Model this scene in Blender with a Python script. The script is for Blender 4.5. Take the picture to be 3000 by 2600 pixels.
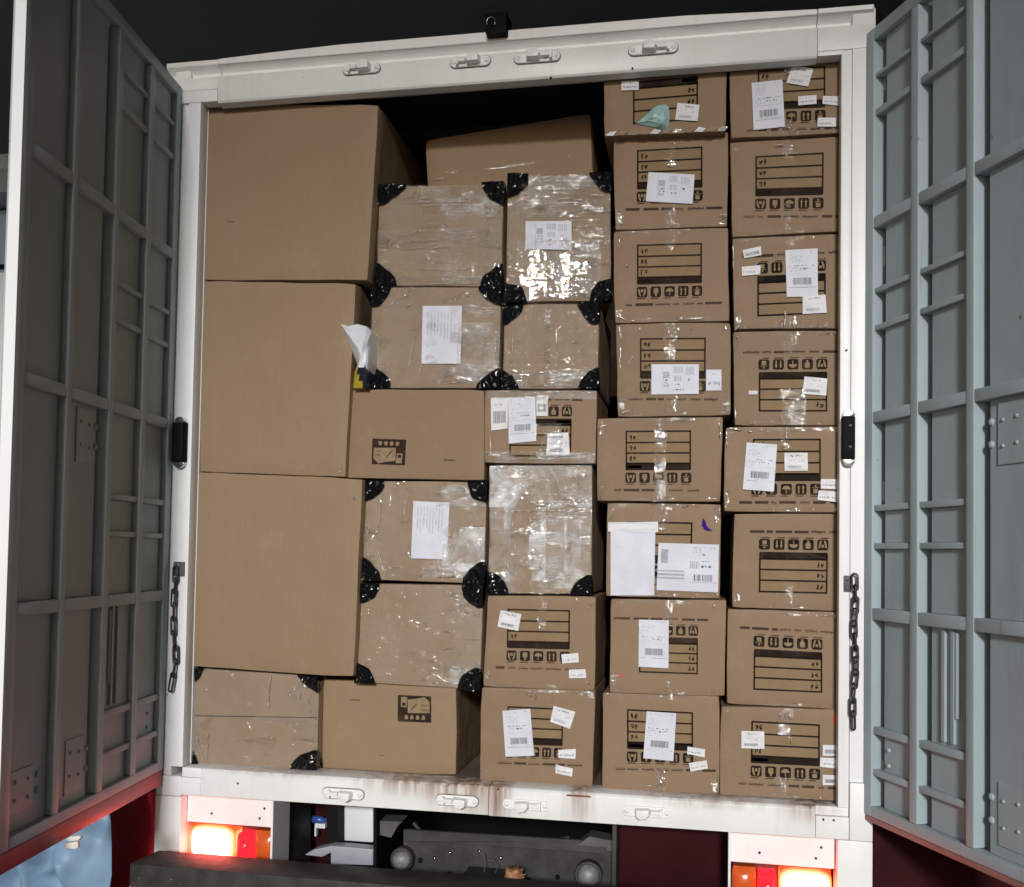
import bpy, bmesh, math, random
from mathutils import Vector, Matrix, noise as mnoise

for _o in list(bpy.data.objects): bpy.data.objects.remove(_o, do_unlink=True)
SC = bpy.context.scene
COL = SC.collection
RND = random.Random(11)

# ------------------------------------------------------------------ camera (solved from the photograph)
W = 2.1447                       # width of the cargo opening, its height is 2.30 m; z = 0 is the sill, y = 0 the rear frame
CAMLOC = Vector((1.7343, -3.1344, 0.7435))
CR = Vector((0.98194222, 0.18846325, 0.01646454))
CU = Vector((-0.00958488, -0.03735734, 0.999256))
CF = Vector((-0.18893811, 0.98136947, 0.03487635))
FPX, PPY = 2900.0, 1521.94       # focal length and principal row in pixels of the 3000 x 2600 photograph
cam_d = bpy.data.cameras.new('camera'); cam = bpy.data.objects.new('camera', cam_d); COL.objects.link(cam)
M3 = Matrix((CR, CU, -CF)).transposed()
cam.matrix_world = Matrix.Translation(CAMLOC) @ M3.to_4x4()
cam_d.sensor_fit = 'HORIZONTAL'; cam_d.sensor_width = 36.0; cam_d.lens = 36.0 * FPX / 3000.0
cam_d.shift_y = (PPY - 1300.0) / 3000.0
cam_d.clip_start = 0.05; cam_d.clip_end = 600
SC.camera = cam
SC.render.resolution_x = 1024; SC.render.resolution_y = 887

# ------------------------------------------------------------------ world, sun, exposure
SUN_EL, SUN_AZ, SUN_ANG = 17.0, -6.5, 6.0     # degrees; azimuth left of straight behind the camera
wd = bpy.data.worlds.new('World'); SC.world = wd; wd.use_nodes = True
nt = wd.node_tree; nt.nodes.clear()
sky = nt.nodes.new('ShaderNodeTexSky'); sky.sky_type = 'NISHITA'; sky.sun_disc = False
sky.sun_elevation = math.radians(SUN_EL)
sky.sun_rotation = math.radians(180 + SUN_AZ)
sky.air_density = 1.0; sky.dust_density = 3.0
bg = nt.nodes.new('ShaderNodeBackground'); bg.inputs['Strength'].default_value = 0.06
wo = nt.nodes.new('ShaderNodeOutputWorld')
nt.links.new(sky.outputs[0], bg.inputs[0]); nt.links.new(bg.outputs[0], wo.inputs[0])
sd = bpy.data.lights.new('sun', 'SUN'); sd.energy = 2.8; sd.angle = math.radians(SUN_ANG); sd.color = (0.97, 0.985, 1.0)
sun = bpy.data.objects.new('sun', sd); COL.objects.link(sun)
_e, _a = math.radians(SUN_EL), math.radians(SUN_AZ)
LDIR = Vector((-math.sin(_a) * math.cos(_e), -math.cos(_a) * math.cos(_e), math.sin(_e)))
sun.rotation_euler = LDIR.to_track_quat('Z', 'Y').to_euler()
SC.view_settings.view_transform = 'Standard'; SC.view_settings.look = 'None'
SC.view_settings.exposure = 0.0; SC.view_settings.gamma = 1.0
SC.render.engine = 'CYCLES'

# ------------------------------------------------------------------ helpers
K = 3000.0 / 2068.0              # I measured the photograph at 2068 px width
def ray(px, py):
    return CF + CR * ((px - 1500.0) / FPX) - CU * ((py - PPY) / FPX)
def on_plane(px, py, P0, N):     # px, py in the full photograph
    r = ray(px, py)
    return CAMLOC + r * ((P0 - CAMLOC).dot(N) / r.dot(N))
def at(px, py, Y=0.0):           # measured pixel (2068 wide) -> point on the plane y = Y
    return on_plane(px * K, py * K, Vector((0, Y, 0)), Vector((0, 1, 0)))
def V(*a): return Vector(a)
def lerp(a, b, t): return a + (b - a) * t

class MB:
    def __init__(s): s.v = []; s.f = []; s.m = []; s.sm = []
    def add(s, vs, fs, mi=0, smooth=False):
        b = len(s.v); s.v += [Vector(v) for v in vs]
        for f in fs: s.f.append([b + i for i in f]); s.m.append(mi); s.sm.append(smooth)
        return s
    def quad(s, a, b, c, d, mi=0): return s.add([a, b, c, d], [(0, 1, 2, 3)], mi)
    def box(s, x0, x1, y0, y1, z0, z1, mi=0):
        return s.hexa([V(x0, y0, z0), V(x1, y0, z0), V(x1, y0, z1), V(x0, y0, z1)],
                      [V(x0, y1, z0), V(x1, y1, z0), V(x1, y1, z1), V(x0, y1, z1)], mi)
    def hexa(s, A, B, mi=0):     # A front ring, B back ring
        return s.add(list(A) + list(B), [(0, 1, 2, 3), (7, 6, 5, 4), (0, 4, 5, 1), (1, 5, 6, 2), (2, 6, 7, 3), (3, 7, 4, 0)], mi)
    def prism(s, pts, d, mi=0, smooth=False):   # polygon extruded by vector d
        n = len(pts)
        s.add(list(pts) + [p + d for p in pts], [tuple(range(n)), tuple(range(2 * n - 1, n - 1, -1))], mi)
        vs = list(pts) + [p + d for p in pts]
        return s.add(vs, [(i, i + n, (i + 1) % n + n, (i + 1) % n) for i in range(n)], mi, smooth)
    def tube(s, path, r, n=8, closed=False, mi=0, caps=True):
        m = len(path); rings = []
        up = None
        for i, p in enumerate(path):
            a = path[(i - 1) % m] if (closed or i > 0) else p
            b = path[(i + 1) % m] if (closed or i < m - 1) else p
            t = (b - a).normalized()
            if up is None:
                up = t.orthogonal().normalized()
            up = (up - t * up.dot(t))
            if up.length < 1e-6: up = t.orthogonal()
            up.normalize(); w = t.cross(up)
            rr = r[i] if isinstance(r, (list, tuple)) else r
            rings.append([p + (up * math.cos(2 * math.pi * k / n) + w * math.sin(2 * math.pi * k / n)) * rr for k in range(n)])
        vs = [q for ring in rings for q in ring]; fs = []
        for i in range(m if closed else m - 1):
            j = (i + 1) % m
            off = 0
            if closed and j == 0:
                off = min(range(n), key=lambda o: (rings[i][0] - rings[0][o]).length)
            for k in range(n):
                fs.append((i * n + k, i * n + (k + 1) % n, j * n + (k + 1 + off) % n, j * n + (k + off) % n))
        s.add(vs, fs, mi, True)
        if not closed and caps:
            s.add(rings[0], [tuple(range(n - 1, -1, -1))], mi); s.add(rings[-1], [tuple(range(n))], mi)
        return s
    def lathe(s, c, ax, prof, n=24, mi=0):      # prof: (r, h) along axis ax
        ax = ax.normalized(); u = ax.orthogonal().normalized(); w = ax.cross(u); vs = []; fs = []
        for r, h in prof:
            vs += [c + ax * h + (u * math.cos(2 * math.pi * k / n) + w * math.sin(2 * math.pi * k / n)) * r for k in range(n)]
        for i in range(len(prof) - 1):
            for k in range(n): fs.append((i * n + k, i * n + (k + 1) % n, (i + 1) * n + (k + 1) % n, (i + 1) * n + k))
        return s.add(vs, fs, mi, True)
    def grid(s, fn, nu, nv, mi=0, smooth=True):  # fn(u, v) -> point
        vs = [fn(i / nu, j / nv) for j in range(nv + 1) for i in range(nu + 1)]
        fs = [(j * (nu + 1) + i, j * (nu + 1) + i + 1, (j + 1) * (nu + 1) + i + 1, (j + 1) * (nu + 1) + i) for j in range(nv) for i in range(nu)]
        return s.add(vs, fs, mi, smooth)
    def build(s, name, mats, parent=None, origin=None, bevel=0, seg=2, weld=False, sharp=35):
        if parent is not None:
            root = parent
            while root.parent is not None: root = root.parent
            origin = root.location.copy()
        origin = Vector(origin) if origin is not None else Vector((0, 0, 0))
        me = bpy.data.meshes.new(name)
        me.from_pydata([tuple(v - origin) for v in s.v], [], s.f)
        if not isinstance(mats, (list, tuple)): mats = [mats]
        for m in mats: me.materials.append(m)
        me.polygons.foreach_set('material_index', s.m); me.polygons.foreach_set('use_smooth', s.sm)
        bm = bmesh.new(); bm.from_mesh(me)
        if weld or bevel: bmesh.ops.remove_doubles(bm, verts=bm.verts, dist=1e-5)
        bmesh.ops.recalc_face_normals(bm, faces=bm.faces) if (weld or bevel) else None
        if bevel:
            es = [e for e in bm.edges if len(e.link_faces) == 2 and e.calc_face_angle() > 0.7]
            bmesh.ops.bevel(bm, geom=es, offset=bevel, segments=seg, affect='EDGES', profile=0.6, clamp_overlap=True)
            for f in bm.faces: f.smooth = True
        bm.to_mesh(me); bm.free()
        if bevel:
            try: me.set_sharp_from_angle(angle=math.radians(sharp))
            except Exception: pass
        me.update()
        o = bpy.data.objects.new(name, me); COL.objects.link(o)
        if parent is not None: o.parent = parent
        else: o.location = origin
        return o

def studs(name, mat, parent, items, prof, n=10, ax=None):
    """one small object per bolt, screw or rivet"""
    for c_ in items:
        b_ = MB(); b_.lathe(c_, ax if ax is not None else V(0, -1, 0), prof, n); b_.build(name, mat, parent)
def tag(o, label=None, cat=None, group=None, kind=None):
    if label: o['label'] = label
    if cat: o['category'] = cat
    if group: o['group'] = group
    if kind: o['kind'] = kind
    return o
def empty(name, loc):
    o = bpy.data.objects.new(name, None); COL.objects.link(o); o.location = loc; o.empty_display_size = 0.1
    return o

# ------------------------------------------------------------------ materials
class NT:
    def __init__(s, name):
        s.m = bpy.data.materials.new(name); s.m.use_nodes = True; s.t = s.m.node_tree; s.t.nodes.clear()
        s.out = s.t.nodes.new('ShaderNodeOutputMaterial')
    def n(s, typ, **kw):
        nd = s.t.nodes.new('ShaderNode' + typ)
        for k, v in kw.items():
            if k in nd.inputs: nd.inputs[k].default_value = v
            else: setattr(nd, k, v)
        return nd
    def l(s, a, b): s.t.links.new(a, b)
    def math(s, op, a, b=None, c=None, clamp=False):
        nd = s.t.nodes.new('ShaderNodeMath'); nd.operation = op; nd.use_clamp = clamp
        for i, x in enumerate((a, b, c)):
            if x is None: continue
            if hasattr(x, 'node'): s.l(x, nd.inputs[i])
            else: nd.inputs[i].default_value = x
        return nd.outputs[0]
    def mix(s, fac, a, b):
        nd = s.t.nodes.new('ShaderNodeMix'); nd.data_type = 'RGBA'
        for i, x in ((0, fac), (6, a), (7, b)):
            if hasattr(x, 'node'): s.l(x, nd.inputs[i])
            else: nd.inputs[i].default_value = x if i == 0 else (x[0], x[1], x[2], 1)
        return nd.outputs[2]
    def noise(s, vec, scale, detail=3.0, rough=0.55, dist=0.0):
        nd = s.n('TexNoise', Scale=scale, Detail=detail, Roughness=rough, Distortion=dist); s.l(vec, nd.inputs['Vector']); return nd.outputs['Fac']
    def vmul(s, vec, xyz):
        nd = s.t.nodes.new('ShaderNodeVectorMath'); nd.operation = 'MULTIPLY'; s.l(vec, nd.inputs[0]); nd.inputs[1].default_value = xyz; return nd.outputs[0]
    def ramp(s, x, lo, hi):
        nd = s.t.nodes.new('ShaderNodeMapRange'); nd.clamp = True; s.l(x, nd.inputs[0])
        nd.inputs[1].default_value = lo; nd.inputs[2].default_value = hi; return nd.outputs[0]
    def bump(s, h, strength, dist):
        nd = s.n('Bump', Strength=strength, Distance=dist); s.l(h, nd.inputs['Height']); return nd.outputs[0]
    def pos(s): return s.n('NewGeometry').outputs['Position']
    def obj(s): return s.n('TexCoord').outputs['Object']
    def bsdf(s, color=None, rough=0.5, metal=0.0, normal=None, spec=0.5, **kw):
        b = s.n('BsdfPrincipled')
        if color is not None:
            if hasattr(color, 'node'): s.l(color, b.inputs['Base Color'])
            else: b.inputs['Base Color'].default_value = (*color, 1)
        if hasattr(rough, 'node'): s.l(rough, b.inputs['Roughness'])
        else: b.inputs['Roughness'].default_value = rough
        b.inputs['Metallic'].default_value = metal; b.inputs['Specular IOR Level'].default_value = spec
        if normal is not None: s.l(normal, b.inputs['Normal'])
        for k, v in kw.items(): b.inputs[k].default_value = v
        s.l(b.outputs[0], s.out.inputs[0]); return b

def mat_simple(name, col, rough=0.5, metal=0.0, var=0.12, scale=6.0, bump=0.0, bscale=40.0, spec=0.5):
    t = NT(name); p = t.pos()
    n1 = t.noise(p, scale, 4)
    c = t.mix(t.ramp(n1, 0.3, 0.75), tuple(x * (1 - var) for x in col), tuple(min(1, x * (1 + var)) for x in col))
    nrm = t.bump(t.noise(p, bscale, 3), bump, 0.004) if bump else None
    t.bsdf(c, t.math('ADD', rough - 0.08, t.math('MULTIPLY', t.noise(p, scale * 3, 2), 0.16)), metal, nrm, spec)
    return t.m

def mat_cardboard(name, c1, c2, yellow=(0.30, 0.20, 0.095)):
    t = NT(name); o = t.obj(); rnd = t.n('ObjectInfo').outputs['Random']
    base = t.mix(rnd, c1, c2)
    big = t.ramp(t.noise(o, 2.3, 3), 0.32, 0.7)
    base = t.mix(t.math('MULTIPLY', big, 0.35), base, yellow)
    fib = t.noise(t.vmul(o, (260, 260, 14)), 1.0, 3)
    base = t.mix(t.math('MULTIPLY', t.ramp(fib, 0.35, 0.75), 0.16), base, (0.16, 0.10, 0.055))
    flute = t.noise(t.vmul(o, (105, 105, 0.8)), 1.0, 1)
    scuff = t.ramp(t.noise(o, 9.0, 5, 0.65), 0.60, 0.78)
    base = t.mix(t.math('MULTIPLY', scuff, 0.18), base, (0.40, 0.31, 0.21))
    h = t.math('ADD', t.math('MULTIPLY', t.noise(o, 5.5, 2), 1.0), t.math('MULTIPLY', flute, 0.035))
    nrm = t.bump(h, 0.45, 0.02)
    t.bsdf(base, 0.62, 0, nrm, 0.28)
    return t.m

def mat_film(name, tint, cover, gloss, rough, freq, slope, stretch=(1, 1, 1), patch=None, cut=0.54):
    """clear packing film / tape: mostly see-through, a little milky, with crisp creases that catch the light"""
    t = NT(name); o = t.obj()
    ov = t.vmul(o, stretch)
    a = t.noise(ov, freq, 1.2, 0.5, 1.2)
    b = t.noise(t.vmul(o, (0.5, 0.5, 2.4)), freq * 0.6, 1.0, 0.5, 0.8)
    ridge = t.math('ABSOLUTE', t.math('SUBTRACT', b, 0.5))
    h = t.math('ADD', a, t.math('MULTIPLY', ridge, 1.6))
    nrm = t.bump(h, 1.0, slope / freq)
    milk = t.math('MULTIPLY', t.ramp(t.noise(o, freq * 0.22, 5, 0.65, 0.8), 0.40, 0.70), cover)
    df = t.n('BsdfDiffuse'); df.inputs['Color'].default_value = (*tint, 1)
    tr = t.n('BsdfTransparent'); tr.inputs['Color'].default_value = (0.97, 0.97, 0.97, 1)
    m1 = t.n('MixShader'); t.l(milk, m1.inputs[0]); t.l(tr.outputs[0], m1.inputs[1]); t.l(df.outputs[0], m1.inputs[2])
    gl = t.n('BsdfGlossy'); gl.inputs['Roughness'].default_value = rough; t.l(nrm, gl.inputs['Normal'])
    m2 = t.n('MixShader')
    cl = t.ramp(t.noise(t.vmul(o, (1, 1, 2.6)), 6.5, 3, 0.6, 0.5), cut, cut + 0.07)
    rim = t.math('ADD', t.math('MULTIPLY', cl, gloss), 0.012)
    if not patch: t.l(rim, m2.inputs[0])
    if patch:
        n2 = t.ramp(t.noise(t.vmul(o, (1, 1, 0.45)), patch, 3, 0.7, 0.5), 0.46, 0.50); t.l(t.math('MULTIPLY', n2, gloss), m2.inputs[0])
    t.l(m1.outputs[0], m2.inputs[1]); t.l(gl.outputs[0], m2.inputs[2]); t.l(m2.outputs[0], t.out.inputs[0])
    return t.m

def mat_white_paint(name, rust=False, dirt=0.25):
    t = NT(name); p = t.pos()
    d1 = t.ramp(t.noise(t.vmul(p, (3, 3, 2)), 1.6, 5, 0.6), 0.42, 0.85)
    c = t.mix(t.math('MULTIPLY', d1, dirt), (0.785, 0.793, 0.797), (0.50, 0.495, 0.485))
    scr = t.ramp(t.noise(t.vmul(p, (40, 40, 5)), 1.0, 4, 0.6), 0.66, 0.74)
    c = t.mix(t.math('MULTIPLY', scr, 0.12), c, (0.40, 0.38, 0.36))
    chip = t.ramp(t.noise(p, 38.0, 4, 0.6), 0.715, 0.74); c = t.mix(t.math('MULTIPLY', chip, 0.75), c, (0.17, 0.11, 0.08))
    run = t.ramp(t.noise(t.vmul(p, (22, 22, 1.1)), 1.0, 4, 0.6), 0.56, 0.80); c = t.mix(t.math('MULTIPLY', run, 0.22), c, (0.36, 0.33, 0.29))
    if rust:
        sx = t.n('SeparateXYZ'); t.l(p, sx.inputs[0]); X, Z = sx.outputs[0], sx.outputs[2]
        streak = t.ramp(t.noise(t.vmul(p, (30, 30, 1.8)), 1.0, 5, 0.62, 0.4), 0.38, 0.60)
        for (cx, w, amt, zr) in ((0.99, 0.17, 1.5, -0.11), (1.10, 0.05, 1.6, -0.16), (0.80, 0.22, 1.0, -0.06), (1.36, 0.06, 1.1, -0.12), (1.75, 0.26, 0.8, -0.035), (2.06, 0.10, 1.3, -0.06), (0.36, 0.28, 0.5, -0.022)):
            g = t.math('SUBTRACT', 1.0, t.math('DIVIDE', t.math('ABSOLUTE', t.math('SUBTRACT', X, cx)), w), clamp=True)
            fz = t.ramp(Z, zr, 0.0)
            c = t.mix(t.math('MULTIPLY', t.math('MULTIPLY', t.math('MULTIPLY', g, fz), streak), amt, clamp=True), c, (0.16, 0.075, 0.045))
            c = t.mix(t.math('MULTIPLY', t.math('MULTIPLY', g, t.ramp(Z, zr * 1.3, 0.0)), amt * 0.35, clamp=True), c, (0.42, 0.30, 0.22))
    nrm = t.bump(t.noise(p, 7.0, 3), 0.12, 0.012)
    t.bsdf(c, 0.42, 0, nrm, 0.5)
    return t.m

def mat_paper(name, col):
    t = NT(name); o = t.obj()
    c = t.mix(t.ramp(t.noise(o, 14, 3), 0.3, 0.8), col, tuple(x * 0.9 for x in col))
    t.bsdf(c, 0.5, 0, t.bump(t.noise(o, 22, 3), 0.35, 0.006), 0.4)
    return t.m

def mat_emit(name, col, strength):
    t = NT(name); p = t.pos()
    e = t.n('Emission', Strength=strength); e.inputs['Color'].default_value = (*col, 1)
    g = t.n('BsdfGlossy', Roughness=0.1)
    m = t.n('MixShader'); m.inputs[0].default_value = 0.04
    t.l(e.outputs[0], m.inputs[1]); t.l(g.outputs[0], m.inputs[2]); t.l(m.outputs[0], t.out.inputs[0])
    return t.m

M = {}
M['card'] = mat_cardboard('cardboard', (0.232, 0.158, 0.099), (0.262, 0.170, 0.108), (0.244, 0.170, 0.096))
M['card_plain'] = mat_cardboard('cardboard_plain', (0.272, 0.188, 0.114), (0.262, 0.176, 0.105), (0.272, 0.192, 0.112))
M['card_pale'] = mat_cardboard('cardboard_pale', (0.300, 0.220, 0.150), (0.286, 0.207, 0.140), (0.286, 0.205, 0.130))
def mat_ink(name, a, b):
    t = NT(name); o = t.obj(); c = t.mix(t.n('ObjectInfo').outputs['Random'], a, b)
    c = t.mix(t.math('MULTIPLY', t.ramp(t.noise(o, 18, 5, 0.7), 0.5, 0.8), 0.45), c, (0.13, 0.088, 0.055))
    t.bsdf(c, 0.75, 0, None, 0.08); return t.m
M['ink'] = mat_ink('box_ink', (0.009, 0.007, 0.006), (0.034, 0.020, 0.015))
M['ink_soft'] = mat_ink('box_ink_worn', (0.050, 0.032, 0.022), (0.080, 0.050, 0.034))
M['row'] = mat_simple('label_row_print', (0.242, 0.166, 0.093), 0.7, var=0.08, scale=20, spec=0.2)
M['knock'] = mat_simple('icon_knockout', (0.26, 0.19, 0.11), 0.7, var=0.2, scale=60, spec=0.2)
M['paper'] = mat_paper('white_paper', (0.62, 0.635, 0.72))
M['sticker'] = mat_paper('sticker_paper', (0.68, 0.685, 0.71))
M['toner'] = mat_simple('label_toner', (0.06, 0.06, 0.085), 0.5, var=0.3, scale=80)
M['toner_grey'] = mat_simple('label_toner_grey', (0.33, 0.34, 0.40), 0.5, var=0.2, scale=80)
M['film'] = mat_film('stretch_film', (0.72, 0.70, 0.68), 0.10, 0.20, 0.035, 44.0, 0.30, (1, 1, 2.4), None, 0.53)
M['film_soft'] = mat_film('stretch_film_smooth', (0.72, 0.70, 0.68), 0.09, 0.12, 0.05, 16.0, 0.22, (1, 1, 1.3), None, 0.58)
M['film_heavy'] = mat_film('stretch_film_heavy', (0.78, 0.77, 0.76), 0.32, 0.24, 0.035, 46.0, 0.30, (1, 1, 2.2), None, 0.50)
M['film_white'] = mat_film('stretch_film_white_sheen', (0.84, 0.85, 0.87), 0.88, 0.18, 0.05, 36.0, 0.30, (1, 1, 1.5), None, 0.48)
M['film_flat'] = mat_film('stretch_film_glare', (0.84, 0.85, 0.87), 0.30, 0.16, 0.04, 30.0, 0.08, (1, 1, 1.0), 26.0)
M['tape'] = mat_film('clear_tape', (0.62, 0.56, 0.50), 0.12, 0.30, 0.035, 75.0, 0.34, (1, 1, 0.6), None, 0.52)
def mat_crease(nm, fac):
    t = NT(nm); tr = t.n('BsdfTransparent'); gl = t.n('BsdfGlossy', Roughness=0.12); m_ = t.n('MixShader'); m_.inputs[0].default_value = fac
    t.l(tr.outputs[0], m_.inputs[1]); t.l(gl.outputs[0], m_.inputs[2]); t.l(m_.outputs[0], t.out.inputs[0]); return t.m
M['crease'] = mat_crease('film_crease', 0.40); M['glint'] = mat_crease('tape_glint', 0.65)
M['tape_band'] = mat_film('wide_tape_band', (0.70, 0.66, 0.60), 0.10, 0.14, 0.06, 30.0, 0.24, (0.3, 0.3, 5.0), None, 0.47)
def mat_black_film():
    t = NT('black_film'); o = t.obj()
    v = t.n('TexVoronoi', Scale=34.0); v.feature = 'F1'; nz = t.n('TexNoise', Scale=14.0); t.l(o, nz.inputs['Vector'])
    ad = t.n('VectorMath'); ad.operation = 'MULTIPLY_ADD'; t.l(nz.outputs['Color'], ad.inputs[0]); ad.inputs[1].default_value = (0.06, 0.06, 0.06); t.l(o, ad.inputs[2]); t.l(ad.outputs[0], v.inputs['Vector'])
    h = t.math('ADD', v.outputs['Distance'], t.math('MULTIPLY', t.noise(o, 9, 2), 1.0))
    t.bsdf((0.005, 0.0055, 0.007), 0.13, 0, t.bump(h, 0.9, 0.022), 0.4); return t.m
M['black_film'] = mat_black_film()
M['white'] = mat_white_paint('white_truck_paint')
M['white_rust'] = mat_white_paint('white_sill_paint', True, 0.35)
def mat_door(name, col):
    t = NT(name); p = t.pos(); sc = t.vmul(p, (9, 9, 0.7))
    c = t.mix(t.ramp(t.noise(p, 1.7, 4), 0.3, 0.75), tuple(x * 0.93 for x in col), tuple(x * 1.05 for x in col))
    c = t.mix(t.math('MULTIPLY', t.ramp(t.noise(sc, 1.0, 5, 0.65), 0.50, 0.78), 0.30), c, tuple(x * 0.62 for x in col))
    scr = t.ramp(t.noise(t.vmul(p, (60, 60, 3.0)), 1.0, 3, 0.6, 0.6), 0.665, 0.70)
    c = t.mix(t.math('MULTIPLY', scr, 0.35), c, tuple(x * 0.45 for x in col))
    nk = t.ramp(t.noise(p, 23.0, 3, 0.6), 0.735, 0.76)
    c = t.mix(t.math('MULTIPLY', nk, 0.7), c, (0.12, 0.075, 0.055))
    t.bsdf(c, t.math('ADD', 0.40, t.math('MULTIPLY', t.noise(p, 5.0, 4), 0.22)), 0, t.bump(t.noise(p, 4.5, 3), 0.3, 0.02)); return t.m
M['door'] = mat_door('grey_door_paint', (0.350, 0.418, 0.450))
M['door_panel'] = mat_door('grey_door_panel_paint', (0.340, 0.408, 0.440))
M['door_edge'] = mat_simple('white_door_edge', (0.80, 0.82, 0.84), 0.4, var=0.04)
M['red_seal'] = mat_simple('red_glow_rubber_seal', (0.34, 0.035, 0.045), 0.45, var=0.2, scale=12)  # red rubber, deepened by tail lamp glow put into the colour
M['red_seal_dull'] = mat_simple('dull_red_glow_seal', (0.30, 0.14, 0.12), 0.5, var=0.25, scale=12)  # weaker tail lamp glow put into this seal's colour
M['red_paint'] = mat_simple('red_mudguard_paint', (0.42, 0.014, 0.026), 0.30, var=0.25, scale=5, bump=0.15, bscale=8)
M['maroon'] = mat_simple('maroon_shaded_red', (0.030, 0.0035, 0.0055), 0.6, var=0.3, scale=4, spec=0.08)  # right mudguard red with its shade put into the colour, also chassis panels
M['black'] = mat_simple('black_plastic', (0.006, 0.006, 0.007), 0.6, var=0.2, spec=0.08)
M['rubber'] = mat_simple('black_rubber', (0.016, 0.016, 0.018), 0.55, var=0.3, scale=20)
M['steel'] = mat_simple('dark_steel', (0.036, 0.034, 0.034), 0.6, 0.2, var=0.55, scale=14, bump=0.3, bscale=30)
M['steel_mid'] = mat_simple('grey_steel', (0.085, 0.083, 0.083), 0.6, 0.2, var=0.3, scale=9, bump=0.2, bscale=30)
M['outline_plate'] = mat_simple('crevice_dirt_grey', (0.16, 0.155, 0.15), 0.7, var=0.5, scale=60)
M['chrome'] = mat_simple('bright_metal', (0.55, 0.56, 0.57), 0.22, 1.0, var=0.15, scale=30)
M['chain'] = mat_simple('chain_steel', (0.055, 0.055, 0.055), 0.38, 0.7, var=0.4, scale=60)
M['white_plastic'] = mat_simple('white_plastic', (0.62, 0.64, 0.68), 0.4, var=0.08)
M['grey_plastic'] = mat_simple('grey_plastic', (0.29, 0.305, 0.35), 0.4, var=0.1)
M['rust'] = mat_simple('rust_and_orange_glow', (0.33, 0.15, 0.07), 0.6, 0.2, var=0.5, scale=30, bump=0.4)
M['floor'] = mat_simple('cargo_floor_ply', (0.16, 0.12, 0.085), 0.6, var=0.35, scale=7)
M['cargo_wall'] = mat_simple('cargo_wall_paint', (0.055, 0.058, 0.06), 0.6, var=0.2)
M['blue_cloth'] = mat_simple('blue_cloth', (0.19, 0.30, 0.43), 0.5, var=0.15, scale=7, bump=0.25, bscale=90, spec=0.4)
M['cream'] = mat_simple('cream_plastic', (0.72, 0.70, 0.62), 0.5)
M['bag_white'] = mat_simple('white_sack', (0.68, 0.70, 0.76), 0.35, var=0.08, bump=0.3, bscale=20)
M['bag_yellow'] = mat_simple('yellow_sack_print', (0.62, 0.47, 0.04), 0.4)
M['bag_navy'] = mat_simple('navy_sack_print', (0.02, 0.025, 0.05), 0.35)
M['teal'] = mat_simple('pale_teal_plastic', (0.34, 0.52, 0.52), 0.35, var=0.25, scale=30, bump=0.5, bscale=60)
M['purple'] = mat_simple('purple_ink', (0.03, 0.006, 0.17), 0.6, spec=0.1)
M['red_ink'] = mat_simple('red_ink', (0.55, 0.04, 0.04), 0.5)
def mat_lamp():
    t = NT('lit_lamp_lens'); g = t.n('TexCoord').outputs['Generated']; sx = t.n('SeparateXYZ'); t.l(g, sx.inputs[0])
    dx = t.math('ABSOLUTE', t.math('SUBTRACT', sx.outputs[0], 0.5)); dz = t.math('ABSOLUTE', t.math('SUBTRACT', sx.outputs[2], 0.5))
    d = t.math('POWER', t.math('ADD', t.math('POWER', dx, 4.0), t.math('POWER', dz, 4.0)), 0.25)
    rim = t.ramp(d, 0.36, 0.52)
    e = t.n('Emission'); t.l(t.mix(rim, (1.0, 0.125, 0.105), (1.0, 0.09, 0.02)), e.inputs['Color']); t.l(t.math('ADD', 1.6, t.math('MULTIPLY', t.math('SUBTRACT', 1.0, rim), 22.0)), e.inputs['Strength'])
    t.l(e.outputs[0], t.out.inputs[0]); return t.m
M['lamp_hot'] = mat_lamp()
M['lamp_red'] = mat_emit('lit_red_lens', (1.0, 0.012, 0.02), 2.6)
M['lamp_amber'] = mat_simple('amber_lens', (0.55, 0.10, 0.02), 0.2, var=0.2)
M['lamp_dark'] = mat_simple('lamp_housing', (0.10, 0.015, 0.012), 0.4)
M['frost'] = mat_simple('frosted_lamp_glass', (0.20, 0.20, 0.205), 0.45, var=0.4, scale=30, bump=0.4, bscale=60)
M['ceiling'] = mat_simple('dark_ceiling', (0.36, 0.352, 0.368), 0.8, var=0.06, scale=0.4)
M['cab_white'] = mat_simple('white_cab_paint', (0.80, 0.82, 0.85), 0.3, var=0.03)
M['cab_blue'] = mat_simple('pale_blue_cab_paint', (0.58, 0.70, 0.85), 0.3, var=0.05)
M['cab_glass'] = mat_simple('windscreen_sky_reflection', (0.34, 0.42, 0.56), 0.12, var=0.25, scale=1.5)  # pale blue of the sky's reflection put into the glass colour
def mat_ground():
    t = NT('concrete_ground'); p = t.pos()
    c = t.mix(t.ramp(t.noise(p, 0.8, 6, 0.6), 0.3, 0.7), (0.14, 0.138, 0.138), (0.21, 0.206, 0.206))
    c = t.mix(t.math('MULTIPLY', t.ramp(t.noise(p, 3.0, 5, 0.7), 0.55, 0.7), 0.4), c, (0.10, 0.095, 0.09))
    t.bsdf(c, 0.75, 0, t.bump(t.noise(p, 30, 5), 0.4, 0.01)); return t.m
M['ground'] = mat_ground()
M['wall'] = mat_simple('dark_wall_paint', (0.05, 0.05, 0.054), 0.8, var=0.15, scale=0.6)

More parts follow.
